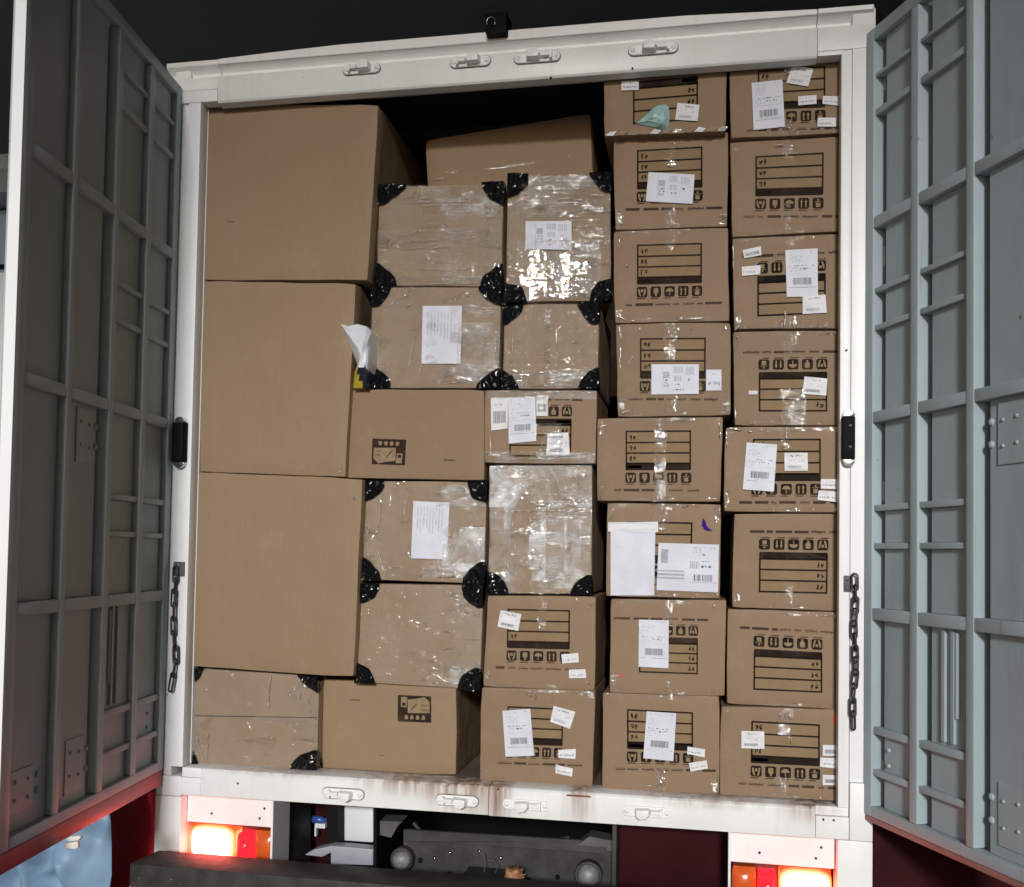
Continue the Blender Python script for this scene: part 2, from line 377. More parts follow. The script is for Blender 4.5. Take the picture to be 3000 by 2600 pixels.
# ------------------------------------------------------------------ the setting
GZ = -0.98
g = MB().add([V(-300, -300, GZ), V(300, -300, GZ), V(300, 300, GZ), V(-300, 300, GZ)], [(0, 1, 2, 3)]).build('ground', M['ground'])
tag(g, 'grey stained concrete yard floor under the truck', kind='structure')
c = MB().box(-25, 30, -23.7, 45, 9.5, 9.8)  # front edge placed out of view to dim the sun towards the top
c = c.build('ceiling', M['ceiling']); tag(c, 'dark flat warehouse ceiling above the truck', kind='structure')
wl = MB().box(7.5, 7.8, -23.6, 44, GZ, 9.49).build('sky_block_wall', M['wall'])  # added out of view to keep side sky off the left door
tag(wl, 'unseen dark wall added right of the truck to block the sky', 'wall', kind='structure')
wb = MB().box(-25, 7.49, 44.0, 44.3, GZ, 9.49).build('back_wall', M['wall'])
tag(wb, 'dark warehouse wall far beyond the truck', 'wall', kind='structure')

# ------------------------------------------------------------------ the truck body
truck = empty('box_truck', (W / 2, 0, GZ))
tag(truck, 'white box truck with both grey rear doors swung open on a full load', 'truck')
RD = 0.05                                    # depth of the return round the opening
# side posts of the rear frame, stepped section
mb = MB()
mb.box(-0.105, -0.048, 0.012, 0.09, -0.035, 2.44)
mb.box(-0.046, 0.0, 0.0, RD, -0.002, 2.3015)
mb.build('side_post', M['white'], truck, bevel=0.003)
mb = MB()
mb.box(W + 0.030, W + 0.098, 0.004, 0.09, 0.075, 2.44)
mb.box(W - 0.003, W + 0.0285, 0.0, RD, -0.002, 2.313)
mb.build('side_post', M['white'], truck, bevel=0.003)
# returns behind the posts (thin liner that runs back into the cargo space)
MB().box(-0.004, 0.002, RD + 0.002, 0.12, 0.0, 2.3).build('jamb_liner', M['white'], truck)
# top rail: extruded profile along x
def xprism(prof, x0, x1, mb, mi=0):
    return mb.prism([V(x0, y, z) for y, z in prof], V(x1 - x0, 0, 0), mi)
mb = MB()
xprism([(0.0, 2.302), (0.0, 2.388), (0.004, 2.391), (0.030, 2.404), (0.030, 2.414), (0.004, 2.428), (0.0, 2.4295), (0.10, 2.4295), (0.10, 2.318), (0.042, 2.300), (0.040, 2.292), (0.006, 2.296)], 0.062, 2.0695, mb)
mb.build('top_rail', M['white'], truck, bevel=0.0015, seg=1)
mb = MB(); fl = [(0.062, 2.4300), (2.0695, 2.4300), (2.0695, 2.447), (1.66, 2.4625), (0.51, 2.464), (0.25, 2.4565), (0.062, 2.4495)]
mb.prism([V(x, -0.004, z) for x, z in fl], V(0, 0.104, 0)); mb.build('rail_flange', M['white'], truck, bevel=0.0015, seg=1)
mb = MB()   # corner pieces of the top rail, butted with a fine joint
xprism([(0.002, 2.346), (0.002, 2.388), (0.006, 2.391), (0.028, 2.402), (0.028, 2.414), (0.006, 2.426), (0.002, 2.43), (-0.002, 2.432), (-0.002, 2.449), (0.10, 2.452), (0.10, 2.346)], -0.135, 0.0605, mb)
mb.build('corner_piece', M['white'], truck, bevel=0.0015, seg=1)
MB().box(-0.106, 0.0605, 0.0005, RD, 2.3025, 2.3445).build('corner_piece', M['white'], truck, bevel=0.002)
mb = MB()
xprism([(0.002, 2.316), (0.002, 2.388), (0.006, 2.391), (0.028, 2.402), (0.028, 2.412), (0.006, 2.424), (0.0, 2.428), (-0.008, 2.43), (-0.008, 2.4455), (0.10, 2.447), (0.10, 2.316)], 2.071, 2.236, mb)
mb.build('corner_piece', M['white'], truck, bevel=0.0015, seg=1)
MB().box(2.071, W + 0.002, 0.001, RD, 2.300, 2.3145).build('corner_piece', M['white'], truck, bevel=0.002)
# sill
mb = MB()
xprism([(0.0, -0.095), (0.0, -0.012), (0.006, -0.004), (0.03, -0.001), (0.10, 0.0), (0.10, -0.095)], 0.068, 1.069, mb)
mb.build('sill', M['white_rust'], truck, bevel=0.002)
mb = MB()
xprism([(-0.003, -0.096), (-0.003, -0.012), (0.004, -0.004), (0.03, -0.001), (0.10, 0.0), (0.10, -0.096)], 1.071, 2.077, mb)
mb.build('sill', M['white_rust'], truck, bevel=0.002)
MB().box(-0.006, 0.0665, 0.003, 0.10, -0.096, -0.037).build('corner_piece', M['white'], truck, bevel=0.0015)
MB().box(-0.10, -0.0075, 0.006, 0.10, -0.102, -0.036).build('corner_piece', M['white'], truck, bevel=0.0015)
MB().box(-0.004, 0.0665, 0.006, 0.10, -0.0355, -0.004).build('corner_piece', M['white_rust'], truck, bevel=0.0015)
MB().box(2.0785, 2.174, 0.0, 0.10, -0.096, -0.031).build('corner_piece', M['white_rust'], truck, bevel=0.0015)
MB().box(2.1755, 2.241, -0.004, 0.10, -0.096, 0.0735).build('corner_piece', M['white'], truck, bevel=0.002)
MB().box(2.0785, 2.174, 0.012, 0.10, -0.0295, -0.003).build('corner_piece', M['white_rust'], truck, bevel=0.0015)
# lower corner posts and lamp boxes
MB().box(-0.10, -0.004, 0.004, 0.10, -0.62, -0.1045).build('corner_post', M['white'], truck, bevel=0.003)
MB().box(2.142, 2.242, 0.0, 0.10, -0.62, -0.0985).build('corner_post', M['white'], truck, bevel=0.003)
MB().box(0.3255, 0.333, 0.003, 0.14, -0.40, -0.097).build('divider_plate', M['white'], truck)
MB().box(1.822, 1.829, 0.003, 0.14, -0.40, -0.098).build('divider_plate', M['white'], truck)
def lamp_cluster(x0, x1, ztop, outer_left):
    pz = ztop - 0.10
    m = MB(); m.box(x0, x1, 0.045, 0.055, pz, ztop); o = m.build('lamp_panel', M['white'], truck, bevel=0.0012, seg=1)
    studs('screw', M['steel'], o, [V(lerp(x0, x1, fx), 0.045, lerp(pz, ztop, fz)) for fx, fz in ((0.28, 0.33), (0.82, 0.28), (0.87, 0.62))], [(0.0045, 0), (0.004, 0.002), (0.0, 0.0025)], 8)
    h = MB()
    h.box(x0, x1, 0.12, 0.125, pz - 0.16, pz - 0.001)
    h.box(x0, x1, 0.056, 0.12, pz - 0.006, pz - 0.001)
    tl = h.build('tail_lamp', M['lamp_dark'], truck)
    w = x1 - x0
    def lens(name, a, b_, z0, z1, mat, bulge):
        xa, xb = (x0 + a * w, x0 + b_ * w) if outer_left else (x1 - b_ * w, x1 - a * w)
        l = MB(); n = 10
        def fn(u, v):
            e = (1 - abs(2 * u - 1) ** 3) * (1 - abs(2 * v - 1) ** 3)
            k = 0.5 - (0.5 * (1 - 0.10 * (abs(2 * v - 1) ** 4)))
            uu = k + u * (1 - 2 * k)
            return V(lerp(xa, xb, uu), 0.066 - bulge * e, lerp(z0, z1, v))
        l.grid(fn, n, n)
        l.box(xa + 0.004, xb - 0.004, 0.0665, 0.119, z0, z1)
        l.build(name, mat, tl)
    lens('lit_lens', 0.02, 0.53, pz - 0.13, pz - 0.012, M['lamp_hot'], 0.060)
    lens('red_lens', 0.545, 0.735, pz - 0.14, pz - 0.035, M['lamp_red'], 0.03)
    lens('amber_lens', 0.745, 0.985, pz - 0.14, pz - 0.018, M['lamp_amber'], 0.02)
lamp_cluster(-0.002, 0.3245, -0.0975, True)
lamp_cluster(1.830, 2.140, -0.0985, False)
# underside: side members, tank, cross member, dark back
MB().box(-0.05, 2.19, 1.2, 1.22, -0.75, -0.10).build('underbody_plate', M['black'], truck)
MB().box(0.0, W, 0.14, 1.19, -0.130, -0.105).build('floor_frame', M['black'], truck)
def slab(name, pts, y, d, mat, parent=None, bevel=0.0):
    mb = MB(); mb.prism([at(*p, y) for p in pts], V(0, d, 0)); return mb.build(name, M[mat], parent or truck, bevel=bevel)
slab('chassis_bracket', ((549, 1618), (558, 1619), (558, 1800), (549, 1800)), 0.05, 0.3, 'steel')
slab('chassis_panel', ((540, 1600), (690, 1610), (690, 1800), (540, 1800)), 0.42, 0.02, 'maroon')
slab('chassis_bracket', ((661, 1624), (682, 1626), (682, 1800), (661, 1800)), 0.10, 0.06, 'black')
slab('white_tank', ((682.5, 1627), (754, 1631), (754, 1703), (682.5, 1698)), 0.17, 0.25, 'white_plastic', None, 0.008)
slab('splash_plate', ((615, 1727), (635, 1716), (668, 1709), (700, 1711), (753, 1716), (753, 1748), (668, 1746), (668, 1722), (650, 1731)), 0.05, 0.05, 'grey_plastic', None, 0.002)
slab('chassis_bracket', ((754, 1632), (760, 1632), (760, 1800), (754, 1800)), 0.06, 0.3, 'black')
mb = MB(); a = [at(*p, 0.10) for p in ((754, 1684), (764, 1658), (812, 1660), (803, 1668), (790, 1692))]; mb.prism(a, V(0, 0.07, 0.004)); mb.build('folded_flap', M['steel_mid'], truck)
mb = MB()
pl = [at(*p, 0.16) for p in ((815, 1676), (905, 1682), (1190, 1699), (1240, 1712), (1240, 1800), (815, 1800))]
mb.prism(pl, V(0, 0.02, 0)); xm = mb.build('cross_member', M['steel'], truck)
mb = MB(); a = [at(815, 1676, 0.155), at(1225, 1701, 0.155), at(1225, 1724, 0.12), at(880, 1701, 0.12), at(815, 1699, 0.12)]
mb.prism(a, V(0, 0.012, 0.0)); mb.build('cross_member_lip', M['steel_mid'], xm)
studs('bolt', M['chrome'], xm, [at(px, py, 0.158) for px, py in ((909, 1722), (968, 1719), (1012, 1733), (878, 1733), (1060, 1765))], [(0.007, 0), (0.006, 0.006), (0.0, 0.007)], 8)
for px, py in ((849, 1738), (908, 1766), (1126, 1772), (1068, 1778)):
    c0 = at(px, py, 0.1575); n = 10; b = MB()
    b.add([c0 + V(0.009 * math.cos(2 * math.pi * k / n), 0, 0.010 * math.sin(2 * math.pi * k / n)) for k in range(n)], [tuple(range(n))]); b.build('bolt_hole', M['black'], xm)
b = MB(); b.tube([at(*p, 0.10) for p in ((966, 1720), (976, 1724), (980, 1740), (978, 1765), (985, 1772), (1000, 1764), (1006, 1750), (998, 1738), (986, 1738))], 0.0014, 6); b.build('cable', M['steel_mid'], xm)
b = MB(); p0, p1 = at(930, 1772, 0.03), at(1042, 1778, 0.03); b.box(p0.x, p1.x, 0.03, 0.15, p1.z - 0.01, p0.z); b.build('hitch_plate', M['steel'], xm, bevel=0.003)
b = MB(); c0 = at(1036, 1771, 0.0)
def lump(u, v):
    th, ph = u * 2 * math.pi, v * math.pi
    d = V(math.cos(th) * math.sin(ph), math.sin(th) * math.sin(ph) * 0.8, math.cos(ph))
    return c0 + d * (0.032 + 0.022 * mnoise.noise(d * 2.3 + V(3, 1, 7)))
b.grid(lump, 16, 10); b.build('tow_pin', M['rust'], xm)  # orange lamp light on the hitch put into its rusty colour
for (px, py, r, tx) in ((806, 1742, 0.032, 0.0), (1186, 1774, 0.036, 0.0)):
    c0 = at(px, py, 0.10); b = MB()
    b.lathe(c0 + V(0, 0.03, 0), V(0, -1, 0), [(r * 1.25, -0.03), (r * 1.28, 0.0), (r * 1.2, 0.006), (r * 1.02, 0.004)], 24)
    fl = b.build('fog_lamp', M['steel'], truck)
    b = MB(); b.lathe(c0 + V(0, 0.03, 0), V(0, -1, 0), [(r, 0.0), (r * 0.97, 0.010), (r * 0.8, 0.020), (r * 0.45, 0.028), (0, 0.030)], 24)
    b.build('glass', M['frost'], fl)
b = MB(); b.tube([at(*p, 0.2) for p in ((835, 1662), (850, 1680), (880, 1692), (930, 1696), (1100, 1700), (1150, 1692))], 0.008, 8); b.build('brake_hose', M['rubber'], truck)
b = MB(); a = [at(*p, 0.14) for p in ((1190, 1690), (1240, 1699), (1240, 1720), (1160, 1712))]; b.prism(a, V(0, 0.08, 0)); b.build('folded_flap', M['steel_mid'], truck)
MB().box(1.462, 1.475, 0.06, 0.3, -0.6, -0.099).build('chassis_bracket', M['steel'], truck)
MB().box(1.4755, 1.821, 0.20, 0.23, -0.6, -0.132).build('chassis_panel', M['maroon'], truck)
b = MB(); b.tube([at(1710, 1664, 0.15), at(1722, 1670, 0.15), at(1738, 1678, 0.15)], 0.004, 6); b.build('cable', M['grey_plastic'], truck)
b = MB(); q = at(646, 1656, 0.38); b.lathe(q + V(-0.03, 0, 0), V(1, 0, 0), [(0, 0), (0.014, 0.0), (0.014, 0.04), (0.008, 0.045), (0.008, 0.058), (0, 0.058)], 12); b.build('blue_gap_piece', mat_simple('gap_blue', (0.03, 0.07, 0.26), 0.3), truck)  # blue piece added for the bright gap seen under the truck
b = MB(); q = at(650, 1668, 0.38); b.box(q.x - 0.02, q.x + 0.02, 0.36, 0.38, q.z - 0.004, q.z + 0.012); b.box(q.x - 0.02, q.x - 0.014, 0.36, 0.38, q.z - 0.035, q.z - 0.004); b.build('white_gap_piece', M['white_plastic'], truck)  # white piece added for the same bright gap
# rear under-run beam in front of the lamps
pA, pB = at(464, 1721.5, -0.06), at(1240, 1760, -0.06)
bz = at(545, 1734.5, -0.06).z
mb = MB()
x0b = at(321, 1722, -0.06).x
mb.hexa([V(x0b - 0.012, -0.215, bz - 0.20), V(2.40, -0.215, bz - 0.20), V(2.40, -0.215, bz), V(x0b - 0.012, -0.215, bz)],
        [V(x0b, -0.06, bz - 0.20), V(2.40, -0.06, bz - 0.20), V(2.40, -0.06, bz), V(x0b, -0.06, bz)])
beam = mb.build('under_run_beam', M['steel'], truck, bevel=0.006)
b = MB()
for i in range(26):
    t_ = RND.random() ** 1.6; x = x0b - 0.01 + t_ * 0.5; z = bz - 0.012 - RND.random() * 0.06
    b.lathe(V(x, -0.2152, z), V(0, -1, 0), [(0.0014 * (0.5 + RND.random()), 0), (0.0008, 0.0012), (0, 0.0014)], 6)
d = b.build('water_drop', M['chrome'], beam); d['kind'] = 'stuff'
# mudguards either side
def mudguard(side, mat):
    def fn(u, v):
        x = -0.104 - 0.55 * u if side < 0 else 2.247 + 0.75 * u
        zt = -0.105 - 0.05 * u if side < 0 else -0.03
        zb = -0.62 if side > 0 else lerp(-0.36, -0.62, min(1, u * 3) ** 0.7)
        return V(x, 0.03 - 0.02 * math.sin(v * 2.4) + 0.12 * u * u, lerp(zt, zb, v))
    m = MB(); m.grid(fn, 14, 12); m.grid(lambda u, v: fn(1 - u, v) + V(0, 0.02, 0), 14, 12)
    o = m.build('mudguard', mat, truck); return o
mudguard(-1, M['red_paint']); mudguard(1, M['maroon'])  # right one takes the red already darkened for shade
# cargo space
MB().box(0.003, W - 0.003, 0.101, 5.0, -0.05, -0.003).build('cargo_floor', M['floor'], truck)
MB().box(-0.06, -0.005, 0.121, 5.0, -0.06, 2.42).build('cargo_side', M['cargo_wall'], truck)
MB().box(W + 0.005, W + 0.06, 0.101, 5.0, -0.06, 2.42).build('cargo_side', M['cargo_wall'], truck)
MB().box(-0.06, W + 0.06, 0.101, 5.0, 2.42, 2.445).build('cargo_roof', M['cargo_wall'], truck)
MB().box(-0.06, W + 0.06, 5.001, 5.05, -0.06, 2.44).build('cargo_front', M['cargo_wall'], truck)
for k in range(3):
    MB().box(0.0, W, 0.6 + k * 0.8, 0.66 + k * 0.8, 2.37, 2.419).build('roof_bow', M['cargo_wall'], truck)
# reversing camera on the top rail
q0, q1 = at(975, 80, -0.02), at(1026, 35, -0.02)
xa, xb, za, zb = q0.x, q1.x, 2.438, 2.515
mb = MB(); mb.hexa([V(xa + .012, -.035, za), V(xb - .002, -.035, za), V(xb - .004, -.028, zb), V(xa + 0.004, -.028, zb)], [V(xa + .014, .05, za), V(xb, .05, za), V(xb, .05, zb + .004), V(xa + .006, .05, zb + .004)])
rc = mb.build('rear_camera', M['black'], truck, bevel=0.006)
mb = MB(); cc = V((xa + xb) / 2 - 0.012, -0.0345, 2.478)
mb.tube([cc + V(0.0145 * math.cos(t_), 0, 0.017 * math.sin(t_)) for t_ in [math.radians(-35 + 250 * k / 14) for k in range(15)]], 0.0016, 6)
mb.build('lens_ring', M['chrome'], rc)
mb = MB(); mb.lathe(cc + V(0, 0.004, 0), V(0, -1, 0), [(0.013, 0), (0.011, 0.002), (0.004, 0.004), (0, 0.0042)], 16); mb.build('lens', M['black'], rc)
# lock rod keepers, four above and four below
def stadium(c, hw, hh, n=8):
    r = hh; pts = []
    for k in range(n + 1): a = -math.pi / 2 + math.pi * k / n; pts.append(c + V(hw - r + r * math.cos(a), 0, r * math.sin(a)))
    for k in range(n + 1): a = math.pi / 2 + math.pi * k / n; pts.append(c + V(-hw + r + r * math.cos(a), 0, r * math.sin(a)))
    return pts
def keeper(cx, cz, hw, flip, up):
    m = MB(); m.prism(stadium(V(cx, -0.0085, cz), hw, 0.0165), V(0, 0.007, 0)); k = m.build('lock_keeper', M['white'], truck, bevel=0.0018, seg=1)
    m = MB(); m.prism(stadium(V(cx, -0.0028, cz), hw + 0.0022, 0.0188), V(0, 0.0024, 0)); m.build('outline_plate', M['outline_plate'], k)  # wider plate added as the dark line of crevice dirt round the keeper
    s = -1 if flip else 1
    m = MB(); hx = cx + s * 0.012; sz = 1 if up else -1
    prof = [(-0.020, -0.012), (-0.024, 0.004), (-0.012, 0.020), (0.008, 0.024), (0.020, 0.014), (0.021, -0.010)]
    fr_ = [V(hx + s * a * 0.9, -0.034, cz + sz * z * 0.85) for a, z in prof]; bk = [V(hx + s * a * 1.15, -0.0087, cz + sz * z * 1.05) for a, z in prof]
    n = len(prof); m.add(fr_ + bk, [tuple(range(n))] + [(i, i + n, (i + 1) % n + n, (i + 1) % n) for i in range(n)])
    m.build('hook', M['white'], k, bevel=0.003)
    m = MB(); x1_ = hx - s * 0.026; x2_ = cx - s * (hw * 0.62)
    xs0, xs1 = min(x1_, x2_), max(x1_, x2_)
    m.hexa([V(xs0, -0.024, cz - 0.004), V(xs1, -0.024, cz - 0.004), V(xs1, -0.024, cz + 0.006), V(xs0, -0.024, cz + 0.006)], [V(xs0, -0.012, cz - 0.006), V(xs1, -0.012, cz - 0.006), V(xs1, -0.012, cz + 0.009), V(xs0, -0.012, cz + 0.009)])
    m.box(x2_ - 0.004, x2_ + 0.004, -0.0245, -0.0087, cz - 0.012, cz + 0.012)
    m.build('bridge', M['white'], k)
    studs('rivet', M['white'], k, [V(cx - s * hw * 0.82, -0.0085, cz), V(cx + s * hw * 0.82, -0.0085, cz)], [(0.008, 0), (0.007, 0.003), (0, 0.0035)], 12)
for cx, cz, hw, fl in ((0.588, 2.372, 0.066, False), (0.966, 2.367, 0.068, False), (1.190, 2.364, 0.076, True), (1.565, 2.361, 0.078, True)): keeper(cx, cz, hw, fl, True)
for cx, cz, hw, fl in ((0.580, -0.056, 0.072, False), (0.967, -0.054, 0.070, False), (1.191, -0.053, 0.075, True), (1.572, -0.050, 0.075, True)): keeper(cx, cz, hw, fl, False)
MB().prism([V(1.325, -0.012, -0.012), V(1.395, -0.012, -0.012), V(1.40, -0.010, -0.016), V(1.32, -0.010, -0.016)], V(0, 0.02, 0)).build('drip_lip', M['rust'], truck)
for x, z in ((0.205, -0.045), (1.235, 2.295), (1.50, 2.305), (1.10, -0.012), (2.16, 1.38), (2.10, -0.04), (2.13, -0.04)):
    studs('bolt', M['steel'], truck, [V(x, -0.0005, z)], [(0.0035, -0.006), (0.0035, 0.002), (0, 0.003)], 8)
# black buffers on the posts
def buffer(x0, x1, z0, z1, spots):
    m = MB(); xm_ = (x0 + x1) / 2; hw = (x1 - x0) / 2
    m.hexa([V(x0, -0.030, z0 + .026), V(x1 - .004, -0.030, z0 + .026), V(x1 - .004, -0.030, z1 - .020), V(x0, -0.030, z1 - .020)], [V(x0, 0.0, z0 + .024), V(x1, 0.0, z0 + .024), V(x1, 0.0, z1 - .018), V(x0, 0.0, z1 - .018)])
    o = m.build('post_buffer', M['black'], truck, bevel=0.006)
    for zc, s in ((z1 - 0.018, 1), (z0 + 0.024, -1)):
        m = MB(); pts = [V(xm_ - hw * .9, -0.020, zc - s * .004)] + [V(xm_ + hw * .9 * math.cos(math.pi - k * math.pi / 8), -0.020, zc + s * 0.020 * math.sin(k * math.pi / 8)) for k in range(9)]
        m.prism(pts, V(0, 0.018, 0)); m.build('end_cap', M['chrome'], o, bevel=0.003)
    if spots:
        studs('screw', M['chrome'], o, [V(xm_ + 0.002, -0.030, z) for z in spots], [(0.0055, 0), (0.0045, 0.002), (0, 0.0025)], 10)
buffer(-0.060, -0.012, 1.015, 1.195, None)
buffer(W + 0.001, W + 0.042, 1.020, 1.195, (1.147, 1.082))

# ------------------------------------------------------------------ the two doors
MAINS = ((1.742, 1.776), (1.153, 1.186), (0.565, 0.600))
THIN = ((2.205, 2.216), (2.087, 2.106), (1.545, 1.560), (1.431, 1.447), (0.889, 0.907), (0.776, 0.793), (0.229, 0.250), (0.107, 0.125))
def make_door(O, D, N, mirror):
    def P(s, n, z): return O + D * s + N * n + V(0, 0, z)
    def blk(mb, s0, s1, n0, n1, z0, z1): return mb.hexa([P(s0, n1, z0), P(s1, n1, z0), P(s1, n1, z1), P(s0, n1, z1)], [P(s0, n0, z0), P(s1, n0, z0), P(s1, n0, z1), P(s0, n0, z1)])
    DZ0, DZ1, DW, T = -0.014, 2.358, 0.982, 0.030
    mb = MB(); blk(mb, 0.006, DW - 0.06, -T - 0.040, -T - 0.034, DZ0, DZ1)
    door = mb.build('door', M['door_panel'], truck)
    # perimeter and posts
    mb = MB()
    blk(mb, 0.0, 0.038, -T - 0.033, 0.0, DZ0, DZ1); mb.build('post', M['door'], door, bevel=0.004)
    posts = ((0.217, 0.249), (0.445, 0.474), (0.699, 0.724))
    for i, (a, b_) in enumerate(posts):
        m = MB()
        if mirror and i == 1:    # channel with a splayed flange towards the free edge
            m.hexa([P(a, 0, 0.018), P(b_, 0, 0.018), P(b_, 0, 2.318), P(a, 0, 2.318)], [P(a, -T - .033, 0.018), P(b_ + 0.034, -T - .033, 0.018), P(b_ + 0.034, -T - .033, 2.318), P(a, -T - .033, 2.318)])
        else: blk(m, a, b_, -T - 0.033, 0.0, 0.018, 2.318)
        m.build('post', M['door'], door, bevel=0.003)
    m = MB(); blk(m, 0.935, DW, -0.0265, 0.0, DZ0, DZ1); m.build('post', M['door'], door, bevel=0.004)
    for z0, z1 in ((2.319, DZ1), (DZ0, 0.017)):
        m = MB(); blk(m, 0.0385, 0.9345, -T + 0.0005, -0.0006, z0, z1); m.build('rail', M['door'], door, bevel=0.003)
    cols = [0.038] + [x for p in posts for x in p] + [0.935]
    for ci in range(4):
        a, b_ = cols[2 * ci] + 0.0005, cols[2 * ci + 1] - 0.0005
        for z0, z1 in MAINS:
            m = MB(); blk(m, a, b_, -T - 0.033, -0.0015, z0, z1); m.build('rail', M['door'], door, bevel=0.003)
        if ci < 2:
            for z0, z1 in THIN:
                m = MB(); bow = 0.0
                blk(m, a, b_, -T - 0.033, -0.007, z0, z1); m.build('rail', M['door'], door, bevel=0.002)
        # sheet panels between the members, each slightly proud of the skin
        zs = [0.017] + sorted([z for q in (MAINS + (THIN if ci < 2 else ())) for z in q]) + [2.319]
        for k in range(0, len(zs), 2):
            zz0, zz1 = zs[k] + 0.004, zs[k + 1] - 0.004
            m = MB(); off = 0.004 if (ci == 3 or mirror) else 0.035
            if mirror and ci == 2: off = 0.036
            blk(m, a + off, b_ - 0.001, -T - 0.0335, -T + 0.008 + 0.002 * RND.random(), zz0 - 0.003, zz1 + 0.003)
            m.build('panel', M['door_panel'], door)
    # white free edge, bottom seal
    m = MB(); blk(m, DW + 0.0005, DW + 0.004, -0.0275, 0.0015, DZ0, DZ1); m.build('edge_strip', M['door_edge'], door)
    m = MB()
    if mirror:
        blk(m, 0.0, DW + 0.004, -T, -0.002, DZ0 - 0.052, DZ0 - 0.001); m.build('bottom_seal', M['red_seal'], door, bevel=0.004)
    else:
        blk(m, 0.0, DW + 0.004, -T, -0.002, DZ0 - 0.018, DZ0 - 0.001); m.build('bottom_seal', M['red_seal_dull'], door, bevel=0.003)
    # lock plates with bolts
    for (s0, s1, z0, z1) in ((0.540, 0.630, 0.985, 1.140), (0.540, 0.635, 0.045, 0.20), (0.80, 0.92, 0.06, 0.17)):
        m = MB(); blk(m, s0, s1, -T + 0.006, -T + 0.0125, z0, z1); pl_ = m.build('lock_plate', M['door'], door, bevel=0.001, seg=1)
        studs('bolt', M['door'], pl_, [P(lerp(s0, s1, fs), -T + 0.0125, lerp(z0, z1, fz)) for fs, fz in ((0.2, 0.72), (0.2, 0.30), (0.72, 0.75), (0.72, 0.33))], [(0.005, 0), (0.005, 0.002), (0.003, 0.004), (0, 0.0045)], 10, N)
        studs('hinge_bolt', M['door'], pl_, [P(s0 - 0.026, -T - 0.001, lerp(z0, z1, fz)) for fz in (0.35, 0.72)], [(0.011, -0.03), (0.010, 0.012), (0.005, 0.016), (0, 0.017)], 12, N)
    # bar clips in the second column of the right door / drain rods
    for s in (0.335, 0.372):
        m = MB(); blk(m, s, s + 0.012, -T + 0.005, -0.012, 0.262, 0.560); m.build('clip_bar', M['door'], door)
    m = MB(); m.tube([P(0.39, -0.02, 0.33), P(0.39, -0.02, 0.555)], 0.007, 8); m.build('drain_rod', M['door'], door)
    studs('bolt', M['door'], door, [P(0.095, -T + 0.008, z) for z in (0.19, 0.145)], [(0.007, 0), (0.006, 0.006), (0, 0.007)], 10, N)
    # hinges on the outside of the hinge post
    for z in (0.12, 0.95, 1.66, 2.2):
        m = MB(); blk(m, -0.012, 0.04, -T - 0.012, -T - 0.0065, z - 0.03, z + 0.03)
        m.tube([P(-0.012, -T - 0.012, z - 0.034), P(-0.012, -T - 0.012, z + 0.034)], 0.009, 10); m.build('hinge', M['door_edge'], door)
    return door
aL, aR = -0.13177832, 0.43604559
OL, DL_, NL = V(-0.0723, 0, 0), V(-math.sin(aL), -math.cos(aL), 0), V(math.cos(aL), -math.sin(aL), 0)
OR, DR_, NR = V(W + 0.0695, 0, 0), V(math.sin(aR), -math.cos(aR), 0), V(-math.cos(aR), -math.sin(aR), 0)
dl = make_door(OL, DL_, NL, True); dr = make_door(OR, DR_, NR, False)
dl['label'] = 'left door, its ribbed inner face in shadow'; dr['label'] = 'right door, its ribbed inner face lit grey'

